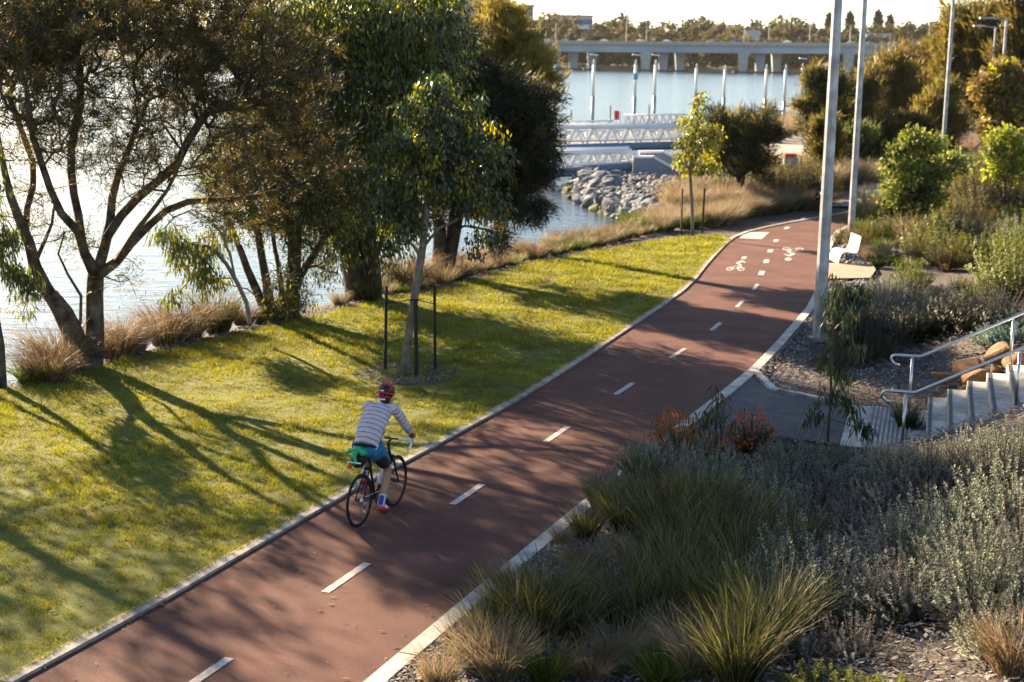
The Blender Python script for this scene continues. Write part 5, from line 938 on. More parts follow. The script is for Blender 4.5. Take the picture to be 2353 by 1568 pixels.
for k_, (x, y, s_, lab) in enumerate(((2130,1100,.8,'dark fine-leaved shrub among grey shrubs below the steps'),(2290,1130,.9,'dark fine-leaved shrub right of centre in the grey shrubs, near the right edge'),(1930,1450,.7,'low dark green ferny shrub near the bottom, left of the bare mulch'),(2050,1420,.7,'low dark ferny shrub under the grey shrubs near the bottom right'),(2100,985,.55,'low dark shrub at the foot of the near handrail post'),(1860,1390,.6,'small dark ferny shrub between tussocks and grey shrubs'))): shrub('fern', x, y, s_, lab, None)
for k_, (x, y, s_, lab) in enumerate(((1890,1568,.55,'bright green low plant at the bottom edge, left one'),(1965,1580,.5,'bright green low plant at the bottom edge, second'),(2050,1585,.5,'bright green low plant at the bottom edge, third'))): shrub('lime', x, y+8, s_, lab, None, sz=.5)
tl = [('sedge',1190,1462,.95,'big dark sedge leaning over the right kerb, largest of the kerb tussocks'),('sedge',1262,1432,.9,'dark sedge directly right of the largest kerb tussock'),('straw',1085,1530,.8,'sunlit straw-tipped tussock overhanging the right kerb near the bottom'),('straw',1150,1562,.85,'pale straw tussock at the bottom edge beside the right kerb'),('straw',1010,1580,.6,'thin straw tussock at the bottom edge, on the kerb'),
 ('sedge',1425,1430,.85,'tall narrow sedge standing alone in bare wood chips'),('brown',1340,1320,.65,'drooping brown tussock left of the tall narrow sedge'),('sedge',1432,1225,.8,'olive sedge below the first grey shrubs by the kerb'),('sedge',1500,1190,.8,'olive sedge second from the kerb below the grey shrubs'),('sedge',1585,1190,.8,'dark sedge in the middle of the bed below the flowering bushes'),
 ('sedge',1560,1340,.95,'big olive sedge right of the tall narrow one'),('sedge',1640,1310,.95,'big olive sedge in the centre of the tussock group'),('sedge',1720,1370,.95,'big olive sedge bordering the grey shrubs on its right'),('sedge',1640,1440,.95,'large sedge low in the centre of the foreground bed'),('green',1530,1450,.95,'fresh blue-green tussock among the olive sedges'),
 ('sedge',1770,1500,.95,'large dome-shaped sedge near the bottom, left of the bare mulch'),('straw',1600,1550,.9,'sunlit yellowish tussock at the bottom edge, centre'),('sedge',1695,1570,.95,'dark sedge at the bottom edge, centre right'),('green',1255,1560,.85,'low bright green tussock at the bottom edge left of centre'),('green',1520,1570,.9,'low green tussock at the bottom edge, centre'),('sedge',1600,1270,.85,'sedge just behind the big olive ones in the centre'),('sedge',1680,1300,.85,'sedge squeezed between two big olive ones'),('sedge',1560,1420,.85,'sedge right of the bare chips, below the big olive ones'),('sedge',1500,1370,.8,'sedge just right of the tall narrow one'),('sedge',1700,1450,.85,'sedge left of the dome-shaped one'),('sedge',1480,1470,.75,'sedge in the lower middle of the bed'),('straw',1540,1510,.75,'straw-tipped sedge above the bottom edge'),('sedge',1130,1490,.7,'low sedge tucked against the right kerb'),('sedge',1380,1170,.6,'small sedge right at the kerb'),('sedge',1820,1290,.85,'olive sedge tucked between grey shrubs'),
 ('straw',1150,1345,.45,'wispy thin tuft overhanging the right kerb'),('brown',1480,1310,.75,'brownish sedge behind the tall narrow one'),('straw',1290,1250,.4,'small wispy straw tuft on the right kerb edge'),('brown',2330,1540,.8,'brownish tuft in the bottom right corner'),('sedge',2080,985,.6,'thin sedge at the foot of the handrail'),('brown',1360,1560,.6,'small brown tuft at the bottom edge'),('sedge',1320,1470,.8,'dark sedge left of the fresh blue-green tussock'),('sedge',1240,1480,.85,'dark sedge below the large kerb sedges'),('straw',1420,1530,.7,'small straw tuft low in the bed, left of centre'),('green',1340,1390,.5,'small green tuft in bare wood chips'),('sedge',1520,1250,1.,'dark sedge above the big olive ones'),('sedge',1620,1220,1.05,'dark sedge right of the middle of the bed'),('sedge',1700,1250,1.,'olive sedge against the mauve shrubs'),('sedge',1345,1240,.6,'dark sedge close to the kerb beside the lowest grey shrubs'),('straw',1830,1450,.8,'straw tuft beside the large dome-shaped sedge'),('sedge',1470,1120,.7,'sedge among the grey shrubs nearest the kerb')]
for k_ in range(12): shrub('grey' if k_ % 3 else 'mauve', 1440+(k_ % 6)*34-(k_//6)*30+rnd.uniform(-8,8), 1075-(k_ % 6)*4+(k_//6)*60+rnd.uniform(-8,8), .6, f'silver-green shrub hugging the right kerb, {nth(k_ % 6)} from the left in the {("upper", "lower")[k_//6]} line', 'grey shrubs hugging the right kerb')
for k_, (x, y) in enumerate(((1480,1395),(1375,1340),(1690,1510),(1460,1500),(1560,1400),(1760,1420),(1640,1370),(1410,1270))): shrub('grey' if k_ % 2 else 'fern', x, y, .55, ('low dark green plant','small silver-green shrub')[k_ % 2]+f' between the olive sedges, {nth(k_)} of eight', 'small plants between the sedges')
for kd, x, y, s_, lab in tl: tussock(kd, x, y, s_, lab, 'sedge tussocks in the foreground bed', sz=1.05)
# orange-flowered bushes by the side path
def flower_bush(px, py, s_, label, seed, dark=False):
    p = atg(px, py); r_ = empty('flowering_bush', p, label=label, cat='bush', group='orange-flowered bushes'); r_.scale = (s_,)*3; f, t = spiky(seed, 110, .42, .62, 'fern_green' if dark else 'bush_leaf', .04, .014, 40); link('foliage', f, r_); link('stems', t, r_)
    r = np.random.default_rng(seed); g = unit(r.normal(size=(300, 3))*[1,1,.9]+[-.15,-.2,.35]); C = g*[.44,.44,.66]*(.85+.25*r.random((300, 1))); C = C[C[:, 2] > .08]; V = leaves(C, 3, .02, .045, .03, seed=seed); leaf_obj('flowers', V, 'orange_flower', r_, kind='stuff')
flower_bush(1552,1036,.92,'orange-flowered bush growing against the right kerb',500); flower_bush(1722,1034,.92,'dark round bush fringed with orange flowers on the side path edge',501,True); flower_bush(1640,1052,.55,'small orange-flowered bush between the two larger ones',502)
# weeping saplings in front of the side path
def weeper(px, py, ytop, Y, xs_, label, seed, n, group=None):
    b_ = atg(px, py); Y = b_[1]; pts = [b_]+[onY(x, y, Y) for x, y in xs_]; tips = [bl(x, y, 26, 26, Y, .28, max(3, n//len(xs_))) for x, y in xs_[1:]]
    return tree('sapling', label, b_, [(pts, .022, .006)], tips, [dict(mat='young_leaf', n=12, spread=.12, L=.15, W=.022, droop=1.6, frac=.8), dict(mat='gum_leaf', n=12, spread=.12, L=.15, W=.022, droop=1.6, frac=.2, name='lit_tint_leaves')], 'twig', seed, rt=.0022, step=.15, cat='sapling')  # greener leaves stand in for sunlit ones by colour
weeper(1902,1030,640,0,[(1903,990),(1910,900),(1908,830),(1915,760),(1918,700),(1925,650),(1950,720),(1960,800),(1930,870),(1940,900),(1965,950),(1985,985),(1870,950)],'slender weeping sapling in front of the tall grey pole and side path',510,120)
weeper(1642,1050,910,0,[(1646,1010),(1645,960),(1650,915),(1620,950),(1675,965),(1600,985)],'small sapling with narrow drooping leaves between the orange-flowered bushes',511,34)
tree('sapling', 'leafy sapling shading the foot of the nearest grey pole', atg(1945,770), [([atg(1945,770), onY(1942,710,31), onY(1935,655,31)], .02, .008)], [bl(1945,690,30,40,31,.5,40), bl(1965,685,34,34,31,.5,40)], [dict(mat='young_leaf', n=16, spread=.14, L=.13, W=.028, droop=1.3)], 'twig', 512, rt=.004, cat='sapling', step=.2)
# bed behind the side path
def band(kind, pts, s_, label, group, n=1, jit=10):
    for k_, (x, y) in enumerate(pts): shrub(kind, x+rnd.uniform(-jit, jit), y+rnd.uniform(-jit*.5, jit*.5), s_, label % ordw[k_] if '%s' in label else label, group)
band('mauve', [(1950,735),(1990,705),(2030,712),(2075,716),(2120,722),(2165,725),(2210,722),(2255,715),(2300,712)], 1.1, 'mauve-grey shrub, %s from the left in the upper row behind the mulch', 'grey shrubs behind the side path')
band('grey', [(1985,735),(2025,745),(2070,750),(2115,755),(2160,752),(2205,745),(2040,690),(2085,690)], 1.1, 'silver-grey shrub, %s from the left in the lower row behind the mulch', 'grey shrubs behind the side path')
band('dark', [(1945,805),(1980,800),(2020,795),(2190,760),(2235,760),(2280,755),(2145,770)], 1.05, 'dark green shrub, %s from the left along the mulch above the side path', 'dark shrubs behind the side path')
band('fern', [(1915,842),(1945,838),(1980,835),(2010,826),(2040,815),(1935,820),(2050,790),(1995,812)], 1., 'low dark ferny shrub, %s of those on the mulch before the side path', 'ferny shrubs on the mulch')
band('dark', [(1945,772),(1960,775),(2000,770),(2045,768),(2080,785),(2110,780)], 1., 'dark shrub, %s of the denser line above the ferny ones', 'dense dark line of shrubs')
band('teal', [(2280,785),(2315,780),(2350,778),(2335,752)], .9, 'pale teal shrub, %s from the left behind the upper handrail', 'teal shrubs behind the handrail')
band('green', [(2275,700),(2310,680),(2345,690),(2300,640),(2340,645),(2355,610)], 1.5, 'bushy green shrub, %s of the clump at the right edge above the handrail', 'green shrubs at the right edge')
band('green', [(2100,668),(2085,650),(2120,655)], .9, 'leafy green shrub, %s of the small clump right of the bench pad', 'small green clump')
band('fern', [(1960,682),(2010,670),(2150,680),(2200,668),(2240,672)], .8, 'low dark shrub, %s from the left below the bench pad', 'low shrubs below the bench pad')
# sunlit plants round the bench and behind
for k_, (x, y, kd, s_) in enumerate(((1935,560,'olive',.9),(1965,575,'olive',.9),(1998,560,'olive',1.),(2030,575,'straw',1.),(2010,545,'straw',1.2),(1980,530,'straw',1.1),(2045,545,'olive',1.2),(2055,605,'straw',.9),(1998,600,'straw',.7),(2022,598,'straw',.9),(1985,588,'straw',.6),(1962,568,'olive',.8),(2020,612,'straw',.7),(2085,620,'straw',.9),(2110,600,'olive',1.1),(2130,580,'olive',1.8),(2165,590,'green',1.9),(2190,570,'dark',2.),(2215,590,'dark',1.9),(2175,620,'olive',1.4),(2220,560,'olive',2.),(2140,545,'straw',1.6),(2090,560,'straw',1.5),(2065,520,'straw',1.6),(2020,510,'straw',1.5),(1985,500,'straw',1.3),(1960,515,'straw',1.1),(2110,510,'grey',1.7),(2150,500,'straw',1.8),(2190,520,'olive',1.8),(2260,600,'mauve',1.3),(2300,590,'mauve',1.5),(2340,580,'grey',1.5),(2270,560,'mauve',1.6),(2310,545,'grey',1.8),(2350,535,'lime',2.),(2270,510,'dark',2.4),(2310,490,'olive',2.4),(2350,480,'lime',2.4),(2240,480,'olive',2.4),(2200,470,'green',2.2),(2150,465,'lime',2.),(2110,470,'green',1.7),(2075,480,'grey',1.4),(2050,492,'straw',1.4),(2280,445,'lime',2.6),(2330,440,'green',2.8),(2240,430,'olive',2.6),(2200,425,'dark',2.4),(2170,440,'lime',2.2),(2300,415,'lime',2.6),(2350,410,'lime',2.8))):
    near_ = 'right of the white bench' if x < 2100 and y > 545 else ('between second grey pole and light green tree' if x < 2140 else ('near right edge above the handrails' if y > 520 else 'near right edge below lime bush'))
    if kd == 'straw': tussock('straw' if rnd.random() < .7 else 'green', x, y, s_*1.1, f'sunlit straw clump {near_}, {nth(k_)} away from it', 'sunlit grass clumps right of the path', sz=.9)
    else: shrub(kd, x, y, s_, f'{dict(olive="golden-olive", green="light green", dark="dark green", grey="silver-grey", mauve="mauve-grey", lime="lime-green")[kd]} shrub {near_}, {nth(k_)} out from the bench', 'sunlit shrubs right of the path')
for k_ in range(40):
    x = 1990+(k_ % 10)*40+rnd.uniform(-14, 14); y = 600-(k_//10)*42+rnd.uniform(-10, 10); kd = ('green','lime','olive','grey','green','mauve','lime','green')[(k_*5+k_//7) % 8]
    if x < 2080 and y > 560: continue
    shrub(kd, x, y, 1.25, f'small {dict(olive="golden-olive", green="light green", grey="silver-grey", mauve="mauve-grey", lime="lime-green")[kd]} filler plant on the right bank, {ordw[k_ % 10]} from the left, row {("one", "two", "three", "four")[k_//10]}', 'small plants covering the right bank')
# left of the path, beyond the lawn
for k_ in range(26):
    t = k_/25; x = 1625+t*160+rnd.uniform(-4, 4); y = 516-t*36+rnd.uniform(-3, 3); tussock('green' if k_ % 3 else 'straw', x, y, 1.15, f'green-gold grass clump, {cnt(k_)} along the left kerb beyond the lawn', 'grass clumps along the left kerb beyond the lawn', sz=1.15)
for k_ in range(20):
    x = 1555+(k_ % 10)*24+rnd.uniform(-6, 6); y = 492-(k_//10)*32-(k_ % 10)*2+rnd.uniform(-5, 5); tussock('straw', x, y, 1.9, f'feathery straw clump, {ordw[k_]} of those behind the slender yellow-leaved tree', 'feathery straw clumps behind the lawn end', sz=.95)
for k_ in range(22):
    x = 1740+(k_ % 11)*15+rnd.uniform(-5, 5); y = 474-(k_ % 11)*1.2-(k_//11)*26+rnd.uniform(-4, 4); shrub(('dark','olive','dark')[k_ % 3], x, y, 2.1-.5*(k_//11), f'dark bushy shrub, {cnt(k_)} in the thicket left of the far crossing', 'dark shrubs left of the far crossing')
for k_ in range(16): 
    x = 1790+(k_ % 8)*20+rnd.uniform(-4, 4); y = 415-(k_//8)*14+rnd.uniform(-4, 4); tussock('straw', x, y, 2.2, f'tan grass clump, {ordw[k_]} of those in front of the pale plaza', 'tan grass clumps by the plaza', sz=.9)
for k_ in range(26):
    t = k_/25; x = 1640+t*235+rnd.uniform(-4, 4); y = 508-t*32-rnd.uniform(0, 8); tussock(('green','straw','green')[k_ % 3], x, y, 1.3, f'short grass clump hugging the left kerb past the lawn, {nth(k_)} from the lawn', 'short grass clumps hugging the left kerb', sz=.8)
for k_ in range(14): tussock(('green','straw')[k_ % 2], 1690+k_*14, 494-k_*1.4+rnd.uniform(-3, 3), 1.8, f'fuller grass clump behind the left kerb, {ordw[k_]} towards the far crossing', 'fuller grass clumps behind the left kerb', sz=.7)
for k_ in range(8): tussock('straw', 1765+k_*13, 327-k_*5, 3., f'tan grass clump, {ordw[k_]} along the river side of the plaza', 'tan grass clumps on the river side of the plaza', sz=.9)
for k_ in range(7): tussock('straw', 1900+k_*17, 432-k_*2, 2.2, f'dry grass clump, {ordw[k_]} behind the second grey pole', 'dry grass clumps behind the poles', sz=.9)
for k_ in range(24):
    x = 1452+(k_ % 12)*21+rnd.uniform(-6, 6); y = 528-(k_//12)*14-(k_ % 12)*1.3+rnd.uniform(-3, 3); tussock(('green','straw')[(k_//3) % 2], x, y, 1.5, f'grass clump at the far end of the lawn, {nth(k_)} near the slender tree', 'grass clumps at the far end of the lawn', sz=.8)
# grass strip between lawn and river
E2 = resample(np.array([atg(*p)[:2] for p in ((905,682),(1000,668),(1120,632),(1250,598),(1350,575),(1450,553),(1555,528))]), .62)
for k_, p in enumerate(E2):
    T = E2[min(k_+1, len(E2)-1)]-E2[max(0, k_-1)]; T /= np.linalg.norm(T); N_ = np.array([-T[1], T[0]])
    for q in range(2):
        c = p+N_*(.35+q*.8+rnd.uniform(-.15, .15)); o = link('grass_tussock', TM[('straw','green','brown','green')[(k_+q) % 4]][rnd.randrange(2)], None, (c[0], c[1], max(-1.1, g1(*c))), (0,0,rnd.random()*6), label=f'dry reed-like clump between lawn and river, {nth(k_)} from the left, {("lawn side", "river side")[q]}', cat='grass tussock', group='dry grass clumps between lawn and river'); s_ = rnd.uniform(.5, 1.0); o.scale = (s_, s_, s_*rnd.uniform(.8, 1.1))
for x, y, Y, s_, kd, lab in ((110,868,26.2,1.3,'brown','big brown drooping tussock left of the large grey-barked tree'),(75,880,26.,1.1,'green','green-gold tussock near the left edge by the bank'),(140,850,27.3,1.5,'brown','brown drooping tussock touching the base of the large grey-barked tree'),(270,822,28.6,1.3,'brown','rusty tussock just right of the large grey-barked tree'),(305,815,29,1.2,'straw','straw tussock right of the large grey-barked tree'),(385,785,30,1.4,'brown','wide rusty tussock on the bank between the first two trees'),(430,775,30.6,1.4,'brown','rusty tussock fourth to the right of the first tree'),(500,760,31.4,1.25,'sedge','upright green tussock on the bank left of the multi-stemmed tree'),(560,755,32.4,.9,'brown','low brown tussock just left of the multi-stemmed tree'),(660,738,33.2,.9,'green','green tuft at the foot of the multi-stemmed tree'),(850,705,35.6,.8,'sedge','green tuft at the foot of the dark double trunk'),(930,672,38.5,1.6,'brown','big brown tussock at the left end of the dry grass strip'),(780,722,35.,.6,'straw','small straw tuft on the bank between two trees')): tussock(kd, x, y, s_, lab, 'tussocks on the river bank', Y=Y)
# ------------------------------------------------------------------ bicycles and riders (x forward, y left, z up; rear wheel touches the ground at the origin)
def tubes(name, parts, material, parent, n=8, smooth=True, **k):
    mb = MB()
    for P, r in parts: mb.tube(P, r, n)
    return mb.obj(name, material, parent, smooth, **k)
WR = .338
def bicycle(loc, rz, label, white_tape=True, lean=0.):
    b = empty('bicycle', loc, rz, label=label, cat='bicycle'); b.rotation_euler = (lean, 0, rz)
    for x, nm in ((0, 'rear'), (.99, 'front')):
        w_ = MB()
        for k_ in range(20):
            a_ = 2*math.pi*k_/20; w_.tube([(x+.02*math.cos(a_+1.2), .02*(-1)**k_, WR+.02*math.sin(a_+1.2)), (x+.305*math.cos(a_), 0, WR+.305*math.sin(a_))], .0016, 3, False)
        w_.tube([(x,-.05,WR),(x,.05,WR)], .018, 8); wo = w_.obj('wheel', 'nosing', b)
        t = MB(); t.torus((x,0,WR), WR-.015, .0145, n=56, k=8); t.obj('tyre', 'rubber', wo, True)
        t = MB(); t.torus((x,0,WR), WR-.040, .013, n=56, k=6, rz=.7); t.obj('rim', 'black', wo, True)
    BB = (.42,0,.27); SC = (.255,0,.80); HT = (.80,0,.83); HB = (.845,0,.69)
    tubes('frame', [([BB, (.30,0,.66), SC], .017), ([SC, HT], .017), ([BB, HB], .022), ([HT, HB], .021), ([(0,.06,WR),(.36,.03,.275),BB], [.008,.011,.012]), ([(0,-.06,WR),(.36,-.03,.275),BB], [.008,.011,.012]), ([(0,.06,WR),(.24,.025,.74),SC], [.008,.008,.008]), ([(0,-.06,WR),(.24,-.025,.74),SC], .008)], 'black', b)
    tubes('fork', [([HB,(.86,.045,.66),(.92,.05,.48),(.99,.05,WR)], [.018,.016,.013,.009]), ([HB,(.86,-.045,.66),(.92,-.05,.48),(.99,-.05,WR)], [.018,.016,.013,.009])], 'black', b)
    tubes('seat_post', [([SC,(.225,0,.93)], .014)], 'black', b); mb = MB(); mb.tube([(.09,0,.955),(.16,0,.962),(.24,0,.955),(.36,0,.95)], [.06,.072,.04,.02], 10, ell=.35); mb.obj('saddle', 'black', b, True)
    tubes('stem', [([HT,(.79,0,.90),(.88,0,.93)], .016)], 'black', b)
    hb = []; tp = []
    for s_ in (1, -1):
        hb.append(([(.88,0,.93),(.885,s_*.10,.93)], .013)); tp.append(([(.885,s_*.10,.93),(.89,s_*.19,.93),(.92,s_*.21,.932),(.985,s_*.215,.93),(1.01,s_*.218,.90),(1.005,s_*.22,.85),(.965,s_*.222,.81),(.89,s_*.225,.80)], .0165))
    tubes('cable', [([(1.0,.19,.935),(.98,.10,.90),(.93,.03,.84),(.86,.01,.80)], .0035), ([(1.0,-.19,.935),(.97,-.10,.89),(.92,-.03,.83),(.86,-.01,.79)], .0035)], 'black', b, 4)
    tubes('handlebar', hb, 'black', b); tubes('bar_tape', tp, 'white_paint' if white_tape else 'black', b)
    for s_ in (1, -1): tubes('brake_hood', [([(.975,s_*.215,.935),(1.02,s_*.215,.965),(1.045,s_*.215,.985)], [.018,.017,.012]), ([(1.035,s_*.215,.97),(1.055,s_*.217,.90),(1.04,s_*.22,.84)], .007)], 'black', b)
    mb = MB(); mb.torus((.42,-.055,.27), .085, .006, n=28, k=5); mb.torus((.42,-.05,.27), .06, .005, n=24, k=4); mb.tube([(.42,-.06,.27),(.42,-.06,.272),(.42,-.075,.10)], [.014,.014,.009], 6); mb.obj('crank', 'black', b, True)
    tubes('crank', [([(.42,.06,.27),(.42,.072,.44)], [.012,.009])], 'black', b)
    for y, z in ((-.12,.095),(.12,.445)): mb = MB(); mb.box((.42,y,z), (.09,.08,.02)); mb.obj('pedal', 'black', b)
    tubes('chain', [([(.42,-.055,.357),(.02,-.055,WR+.045)], .005), ([(.42,-.055,.185),(.03,-.055,.19),(0,-.055,WR-.04)], .005)], 'steel', b, 4)
    mb = MB()
    for k_ in range(5): mb.torus((0,-.035-.006*k_,WR), .055-.007*k_, .004, n=20, k=4)
    mb.tube([(0,-.06,WR-.05),(.015,-.06,.24)], .014, 6); mb.torus((.03,-.058,.20), .024, .006, n=14, k=4); mb.obj('cassette', 'steel', b)
    tubes('bottle', [([(.52,0,.42),(.60,0,.52),(.615,0,.54),(.63,0,.56)], [.036,.036,.02,.014])], 'white_paint', b, 10)
    for x, z in ((.205,.70),(.875,.70)): mb = MB(); mb.box((x,0,z), (.05,.07,.035)); mb.obj('brake', 'black', b)
    return b
def fuse(name, lofts, voxel, material, parent, smooth_it=6, stripe=None, folds=0.):
    "join overlapping tapered volumes into one continuous skin"
    mb = MB()
    for q in lofts:
        P, r = q[0], q[1]; mb.tube(P, r, 14, True, q[2] if len(q) > 2 else 1.)
    me = mb.mesh('tmp', material); o = bpy.data.objects.new('tmp', me); COL.objects.link(o)
    m_ = o.modifiers.new('r', 'REMESH'); m_.mode = 'VOXEL'; m_.voxel_size = voxel; m2 = o.modifiers.new('s', 'SMOOTH'); m2.iterations = smooth_it; m2.factor = .5
    dg = bpy.context.evaluated_depsgraph_get(); nm = bpy.data.meshes.new_from_object(o.evaluated_get(dg)); nm.name = name; bpy.data.objects.remove(o)
    if folds:
        n = len(nm.vertices); co = np.empty(n*3); nm.vertices.foreach_get('co', co); co = co.reshape(-1, 3); no = np.empty(n*3); nm.vertices.foreach_get('normal', no); no = no.reshape(-1, 3)
        f_ = np.sin(co[:,0]*46+3*np.sin(co[:,1]*17)+co[:,2]*31)+.7*np.sin(co[:,2]*62-co[:,0]*23+4*np.sin(co[:,1]*21))+.5*np.sin(co[:,1]*70+co[:,2]*40); nm.vertices.foreach_set('co', (co+no*(f_*folds)[:,None]).ravel())
    nm.materials.clear(); nm.materials.append(M[material] if isinstance(material, str) else material); nm.polygons.foreach_set('use_smooth', [True]*len(nm.polygons))
    if stripe:
        n = len(nm.vertices); co = np.empty(n*3); nm.vertices.foreach_get('co', co); co = co.reshape(-1, 3); best = np.full(n, 1e9); val = np.zeros(n)
        for P, off, w_ in stripe:
            P = np.array(P, float); L = 0
            for a_, b_ in zip(P[:-1], P[1:]):
                e = b_-a_; l_ = np.linalg.norm(e); t = np.clip(((co-a_)@e)/(l_*l_), 0, 1); d = np.linalg.norm(co-(a_+t[:,None]*e), axis=1)-w_; tt = ((co-a_)@e)/l_; k_ = d < best; best[k_] = d[k_]; val[k_] = off+L+tt[k_]; L += l_
        at_ = nm.attributes.new('band', 'FLOAT', 'POINT'); at_.data.foreach_set('value', val.astype(np.float32))
    return link(name, nm, parent)
# striped jersey: pale heather cloth, thin red rings along the body and sleeves
jm = bpy.data.materials.new('jersey'); jm.use_nodes = True; N = jm.node_tree.nodes; Lk = jm.node_tree.links; bs = N['Principled BSDF']; bs.inputs['Roughness'].default_value = .8
an = N.new('ShaderNodeAttribute'); an.attribute_name = 'band'; m1 = N.new('ShaderNodeMath'); m1.operation = 'MULTIPLY'; m1.inputs[1].default_value = 1/.062; m2 = N.new('ShaderNodeMath'); m2.operation = 'FRACT'; m3 = N.new('ShaderNodeMath'); m3.operation = 'LESS_THAN'; m3.inputs[1].default_value = .17
Lk.new(an.outputs['Fac'], m1.inputs[0]); Lk.new(m1.outputs[0], m2.inputs[0]); Lk.new(m2.outputs[0], m3.inputs[0]); mx = N.new('ShaderNodeMix'); mx.data_type = 'RGBA'; mx.inputs[6].default_value = (.52,.50,.53,1); mx.inputs[7].default_value = (.38,.06,.075,1); Lk.new(m3.outputs[0], mx.inputs[0]); Lk.new(mx.outputs[2], bs.inputs['Base Color'])
tc = N.new('ShaderNodeTexCoord'); nz = N.new('ShaderNodeTexNoise'); nz.inputs['Scale'].default_value = 16; bp_ = N.new('ShaderNodeBump'); bp_.inputs['Strength'].default_value = .6; bp_.inputs['Distance'].default_value = .02; Lk.new(tc.outputs['Object'], nz.inputs['Vector']); Lk.new(nz.outputs[0], bp_.inputs['Height']); Lk.new(bp_.outputs[0], bs.inputs['Normal']); M['jersey'] = jm
def rider(loc, rz, label, main=True, lean=0.):
    p = empty('person', loc, rz, label=label, cat='person'); p.rotation_euler = (lean, 0, rz)
    hipR, hipL = (.20,-.095,.985), (.20,.095,.985); kR, kL = (.545,-.115,.625), (.605,.125,.84); aR, aL = (.36,-.118,.215), (.335,.118,.545)
    shR, shL = (.60,-.185,1.40), (.60,.185,1.40); eR, eL = (.76,-.255,1.16), (.755,.25,1.165); wR_, wL_ = (.965,-.218,1.0), (.965,.218,1.0)
    sp = [(.17,0,.97),(.21,0,1.08),(.30,0,1.21),(.43,0,1.33),(.54,0,1.40)]; nk = [(.56,0,1.41),(.63,0,1.475),(.675,0,1.53)]
    head = [(.64,0,1.48),(.665,0,1.515),(.69,0,1.56),(.70,0,1.615),(.70,0,1.655),(.70,0,1.68)]; HDX, HDZ = .045, -.095; hs = lambda L: [(x+HDX, y, z+HDZ) for x, y, z in L]; head = hs(head); nk = [(.54,0,1.37),(.61,0,1.395)]+hs([(.655,0,1.50)])
    def hand(w_, s_):
        L = []; x, y, z = w_; L.append(([w_, (x+.045, y, z-.012), (x+.085, y-s_*.002, z-.028)], [.026,.036,.030], .55))
        for f_, (dy, l_) in enumerate(((.026,.028),(.010,.032),(-.006,.030),(-.022,.024))):       # four fingers curl over the hood
            L.append(([(x+.075, y+s_*dy, z-.022), (x+.075+l_, y+s_*(dy+.008), z-.030), (x+.08+l_, y+s_*(dy+.010), z-.058), (x+.065+l_*.5, y+s_*(dy*.8), z-.078)], [.0105,.010,.009,.008]))
        L.append(([(x+.03, y-s_*.026, z-.015), (x+.06, y-s_*.045, z-.035), (x+.085, y-s_*.038, z-.055)], [.012,.011,.009])); return L
    body = [(sp, [.12,.10,.10,.11,.08], .65), (nk, [.062,.056,.056]), (head, [.045,.075,.088,.085,.070,.045], .86), (hs([(.725,0,1.545),(.785,0,1.545)]), [.04,.012]),
      ([hipR, ((hipR[0]+kR[0])/2, -.11, .81), kR], [.10,.083,.058]), ([kR, (.50,-.118,.51), (.43,-.12,.36), aR], [.056,.060,.047,.036]), ([hipL, ((hipL[0]+kL[0])/2, .11, .93), kL], [.10,.083,.058]), ([kL, (.53,.12,.74), (.42,.12,.62), aL], [.056,.060,.047,.036]),
      ([(.345,-.118,.20),(.40,-.12,.145),(.50,-.122,.125)], [.038,.038,.028]), ([(.325,.118,.53),(.39,.12,.49),(.49,.122,.475)], [.038,.038,.028])]
    for sh, e, w_ in ((shR,eR,wR_),(shL,eL,wL_)): body += [([(.56,sh[1]*.4,1.39), sh, ((sh[0]+e[0])/2, (sh[1]+e[1])/2, (sh[2]+e[2])/2), e], [.06,.058,.047,.040]), ([e, ((e[0]+w_[0])/2, (e[1]+w_[1])/2, (e[2]+w_[2])/2), w_], [.040,.037,.026])]
    body += hand(wR_, -1)+hand(wL_, 1)
    # ears, nose bridge are part of the same skin
    body += [(hs([(.695,-.076,1.575),(.69,-.092,1.578)]), [.022,.016]), (hs([(.695,.076,1.575),(.69,.092,1.578)]), [.022,.016]), (hs([(.775,0,1.60),(.802,0,1.572)]), [.012,.016])]
    fuse('body', body, .0095, 'skin', p, 4)
    for s_ in (1,-1): mb = MB(); mb.tube(hs([(.775,s_*.032,1.602),(.787,s_*.032,1.602)]), [.013,.008], 8); mb.obj('eye', 'black', p, True)
    mb = MB(); mb.box((.79+HDX,0,1.535+HDZ), (.01,.045,.008)); mb.obj('mouth', 'helmet_red', p)
    jers = [([(.15,0,.955),(.19,0,1.03),(.27,0,1.16),(.38,0,1.27),(.50,0,1.355),(.585,0,1.405)], [.165,.165,.175,.188,.180,.125], .72)]
    jers = [(jers[0][0], jers[0][1], 1.)] if False else jers
    for sh, e, w_ in ((shR,eR,wR_),(shL,eL,wL_)): jers += [([(.54,sh[1]*.35,1.375), (sh[0]-.01,sh[1]*.98,sh[2]), ((sh[0]+e[0])/2, (sh[1]+e[1])/2, (sh[2]+e[2])/2), e], [.085,.076,.062,.053]), ([e, ((e[0]+w_[0])/2, (e[1]+w_[1])/2, (e[2]+w_[2])/2), (w_[0]-.03, w_[1], w_[2]+.022)], [.053,.047,.036])]
    stripe = [([(.13,0,.93),(.60,0,1.42)], 0, .14)]+[([sh, e, w_], .03, .05) for sh, e, w_ in ((shR,eR,wR_),(shL,eL,wL_))]
    fuse('jersey', jers, .011, 'jersey' if main else 'cloth_black', p, 5, stripe, folds=.0045)
    sh_m = 'short_blue' if main else 'cloth_black'
